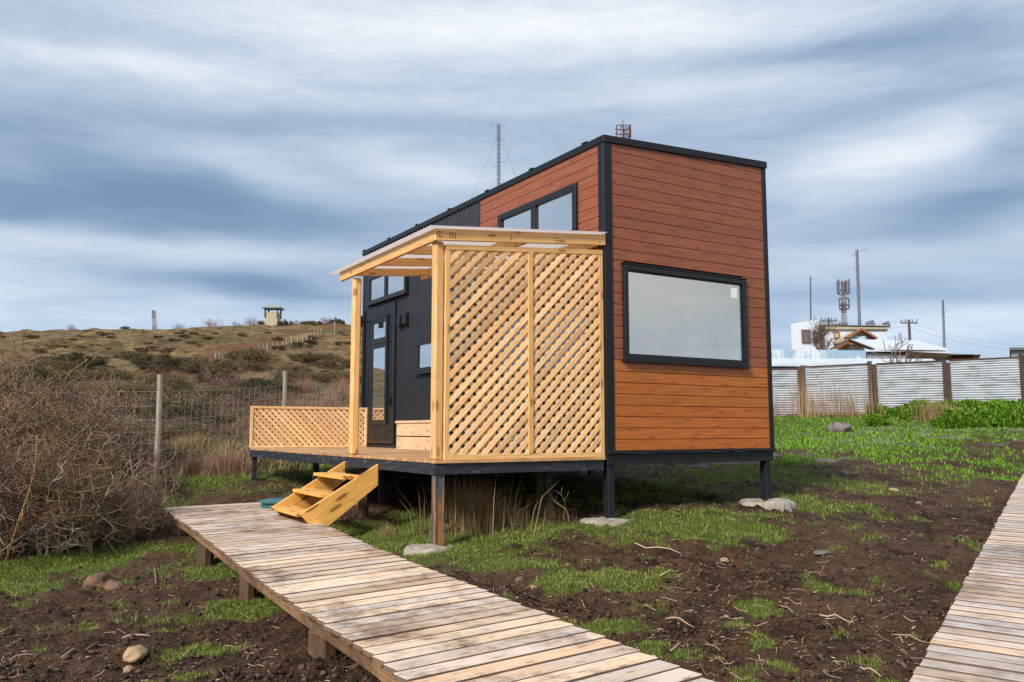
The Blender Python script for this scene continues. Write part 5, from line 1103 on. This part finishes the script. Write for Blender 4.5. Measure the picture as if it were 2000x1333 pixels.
# long low white roof right behind the fence
O = orgd(1650, 34); t_ = tag(empty('shed', O), 'long low shed with a white sheet roof directly behind the tin fence', 'shed'); mb = MB(); bx_px(mb, 1400, 1800, 716, 760, 34, 3, O, 716); mb.build('wall', M['stump'], t_)
mb = MB(); a = atd(1390, 715, 33.7); b = atd(1835, 712, 33.7); c = atd(1820, 705, 38.5); e_ = atd(1390, 704, 38.5); mb.poly([a - O, b - O, c - O, e_ - O], (0, 0, .09)); mb.build('roof', M['whiteroof'], t_)
# old blue-grey tin wall
O = orgd(1600, 41); mb = MB(); bx_px(mb, 1380, 1694, 682, 735, 41, .12, O, 685); o = mb.build('tin_wall', M['oldtin']); o.location = O; tag(o, 'patchy pale blue tin wall behind the long white roof', 'wall')
O = orgd(1740, 42); t_ = tag(empty('grey_shed', O), 'plain grey tin shed wall right of the patchy blue tin wall', 'shed'); mb = MB(); bx_px(mb, 1696, 1775, 686, 740, 42, 5, O, 695); mb.build('wall', M['galv'], t_); mb = MB(); bx_px(mb, 1692, 1862, 683, 687, 41.8, 5.4, O, 691); mb.build('roof', M['whiteroof'], t_)
O = orgd(1880, 44); t_ = tag(empty('red_shed', O), 'low shed with a dark red front and flat pale roof above the fence', 'shed'); mb = MB(); bx_px(mb, 1862, 1905, 696, 745, 44, 3, O); mb.build('wall', M['rednet'], t_); mb = MB(); bx_px(mb, 1828, 1920, 689, 693, 43.7, 3.6, O, 693); mb.build('roof', M['galv'], t_)
O = orgd(2000, 38); t_ = tag(empty('dark_shed', O), 'dark grey tin shed corner cut off by the right edge of the photo', 'shed'); mb = MB(); bx_px(mb, 1979, 2080, 684, 740, 38, 4, O); mb.build('wall', M['galv'], t_); mb = MB(); bx_px(mb, 1976, 2085, 679, 684, 37.8, 4.4, O); mb.build('roof', M['mastgrey'], t_)
# building with white pitched roof
O = orgd(1720, 52); t_ = tag(empty('gabled_house', O), 'low house with a brown gable and a long white sheet roof', 'house'); mb = MB(); bx_px(mb, 1632, 1846, 684, 730, 52, 7, O); mb.build('wall', M['galv'], t_)
mb = MB(); A = [atd(654, 0, 1)] and None
a = atd(1700, 682.5, 51.6); b = atd(1850, 685, 51.6); c = atd(1795, 669, 58); e_ = atd(1652, 666, 58); mb.poly([a - O, b - O, c - O, e_ - O], (0, 0, .12)); mb.build('roof', M['whiteroof'], t_)
mb = MB(); mb.poly([atd(1628, 681, 51.9) - O, atd(1690, 681, 51.9) - O, atd(1656, 665, 51.9) - O], (0, .3, 0)); mb.build('gable', M['timberbrown'], t_)
mb = MB(); mb.poly([atd(1655, 681, 51.7) - O, atd(1690, 681, 51.7) - O, atd(1668, 671, 51.7) - O], (0, .15, 0)); mb.build('gable_panel', M['tan'], t_)
mb = MB(); p1, p2, p3 = atd(1624, 682, 51.4) - O, atd(1656, 664, 51.4) - O, atd(1705, 683, 51.4) - O; mb.beam(p1, p2, .5, .07); mb.beam(p2, p3, .5, .07); mb.build('verge_board', M['rustpost'], t_)
# two-storey white house
O = orgd(1640, 62); t_ = tag(empty('white_house', O), 'two-storey white metal-clad house with a flat overhanging roof behind the tin yards', 'house')
mb = MB(); bx_px(mb, 1549, 1604, 633, 740, 60, 7, O, 624); mb.build('wing', M['white'], t_); mb = MB(); bx_px(mb, 1605, 1738, 645, 740, 62, 7, O); mb.build('wall', M['white'], t_)
mb = MB(); bx_px(mb, 1598, 1740, 636, 643.5, 61.8, 8, O, 639); mb.build('roof', M['tan'], t_)
mb = MB(); bx_px(mb, 1598, 1740, 634, 635.8, 61.7, 8.2, O, 637.5); mb.build('roof_edge', M['galv'], t_)
for x0, x1, yt, yb, d in ((1569, 1586, 644, 668, 59.8), (1632, 1644, 648, 661, 61.8)):
    mb = MB(); bx_px(mb, x0, x1, yt, yt + 2, d, .15, O); bx_px(mb, x0, x1, yb - 2, yb, d, .15, O); bx_px(mb, x0, x0 + 2, yt + 2, yb - 2, d, .15, O); bx_px(mb, x1 - 2, x1, yt + 2, yb - 2, d, .15, O); wq = mb.build('window', M['timberbrown'], t_); mb = MB(); bx_px(mb, x0 + 2, x1 - 2, yt + 2, yb - 2, d + .05, .08, O); mb.build('pane', M['glassdark'] if x0 < 1600 else M['tan'], wq)
mb = MB(); mb.poly([atd(1653, 666, 59.5) - O, atd(1708, 666, 59.5) - O, atd(1707, 662, 59.5) - O, atd(1680, 645, 59.5) - O, atd(1654, 660, 59.5) - O], (0, 2.5, 0)); dm = mb.build('dormer', M['tan'], t_)
mb = MB(); mb.beam(atd(1652, 661, 59.3) - O, atd(1680, 644, 59.3) - O, .6, .14); mb.beam(atd(1680, 644, 59.3) - O, atd(1710, 662, 59.3) - O, .6, .14); mb.build('verge_board', M['timberbrown'], dm)
mb = MB(); bx_px(mb, 1664, 1696, 657, 664, 59.35, .1, O); mb.build('window', M['oldtin'], dm)
mb = MB(); mb.beam(atd(1692, 636, 63) - O, atd(1708, 631, 63) - O, .03, .5); mb.beam(atd(1725, 638, 63) - O, atd(1738, 633, 63) - O, .03, .5); mb.build('solar_panel', M['mastgrey'], t_)
# bare tree
PBT = proto_bare(71, stems=7, L=1.5, r=.05, spread=.55, nch=(4, 4, 4, 3), maxlev=4, up=.20, lean=.45, m1='twig', m2='twig', base_r=.12, rmin=.011)
p = atd(1603, 690, 52); o = place([(('trunk' if n_ == 'stem' else 'branches'), m_) for n_, m_ in PBT], 'bare_tree', p.x, 52, 1.0, 'bare upright brown tree in front of the white house', 'tree', None)
o.location.z = p.z - .3; tgt = 84 * 52 / F; zs = max(v.co.z for v in PBT[1][1].vertices); o.scale = (tgt / zs * .9, tgt / zs * .9, tgt / zs)
PBS = proto_bare(72, stems=3, L=.7, r=.02, spread=.5, nch=(3, 3, 2), maxlev=3, up=.12, lean=.3, m1='twig', m2='twig', base_r=.1, rmin=.008)
for i, (px, lb_) in enumerate(((1745, 'thin leafless sapling against the long white roof, left one'), (1768, 'thin leafless sapling just right of the other, behind the fence'))):
    p = atd(px, 725, 33); o = place([(('trunk' if n_ == 'stem' else 'branches'), m_) for n_, m_ in PBS], 'bare_sapling', p.x, 33, 1.0, lb_, 'sapling', 'thin saplings behind the tin fence'); o.location.z = zt(p.x, 33); zs = max(v.co.z for v in PBS[1][1].vertices); k = ((2.95 if i == 0 else 2.5)) / zs; o.scale = (k * .8, k * .8, k)

# ------------------------------------------------------------------ labels that single out each repeat, counted from the left
ORD = ['leftmost', 'second', 'third', 'fourth', 'fifth', 'sixth', 'seventh', 'eighth', 'ninth', 'tenth', 'eleventh', 'twelfth', 'thirteenth', 'fourteenth', 'fifteenth', 'sixteenth', 'seventeenth', 'eighteenth', 'nineteenth', 'twentieth']
def ordn(k):
    if k < 20: return ORD[k] + (' from the left' if k else ' one')
    t = 'twenty-' if k < 29 else 'thirty-' if k < 39 else 'forty-'
    if k in (29, 39): return ('thirtieth', 'fortieth')[k == 39] + ' from the left'
    return t + ['first', 'second', 'third', 'fourth', 'fifth', 'sixth', 'seventh', 'eighth', 'ninth'][(k + 1) % 10 - 1] + ' from the left'
by = {}
for o in sc.objects:
    if o.parent is None and o.get('group') and o.get('label'): by.setdefault(o['label'], []).append(o)
for lb_, L in by.items():
    if 1 < len(L) <= 45:
        L.sort(key=lambda o: o.location.x / max(o.location.y, .1))
        for k, o in enumerate(L): o['label'] = lb_ + ', ' + ordn(k)
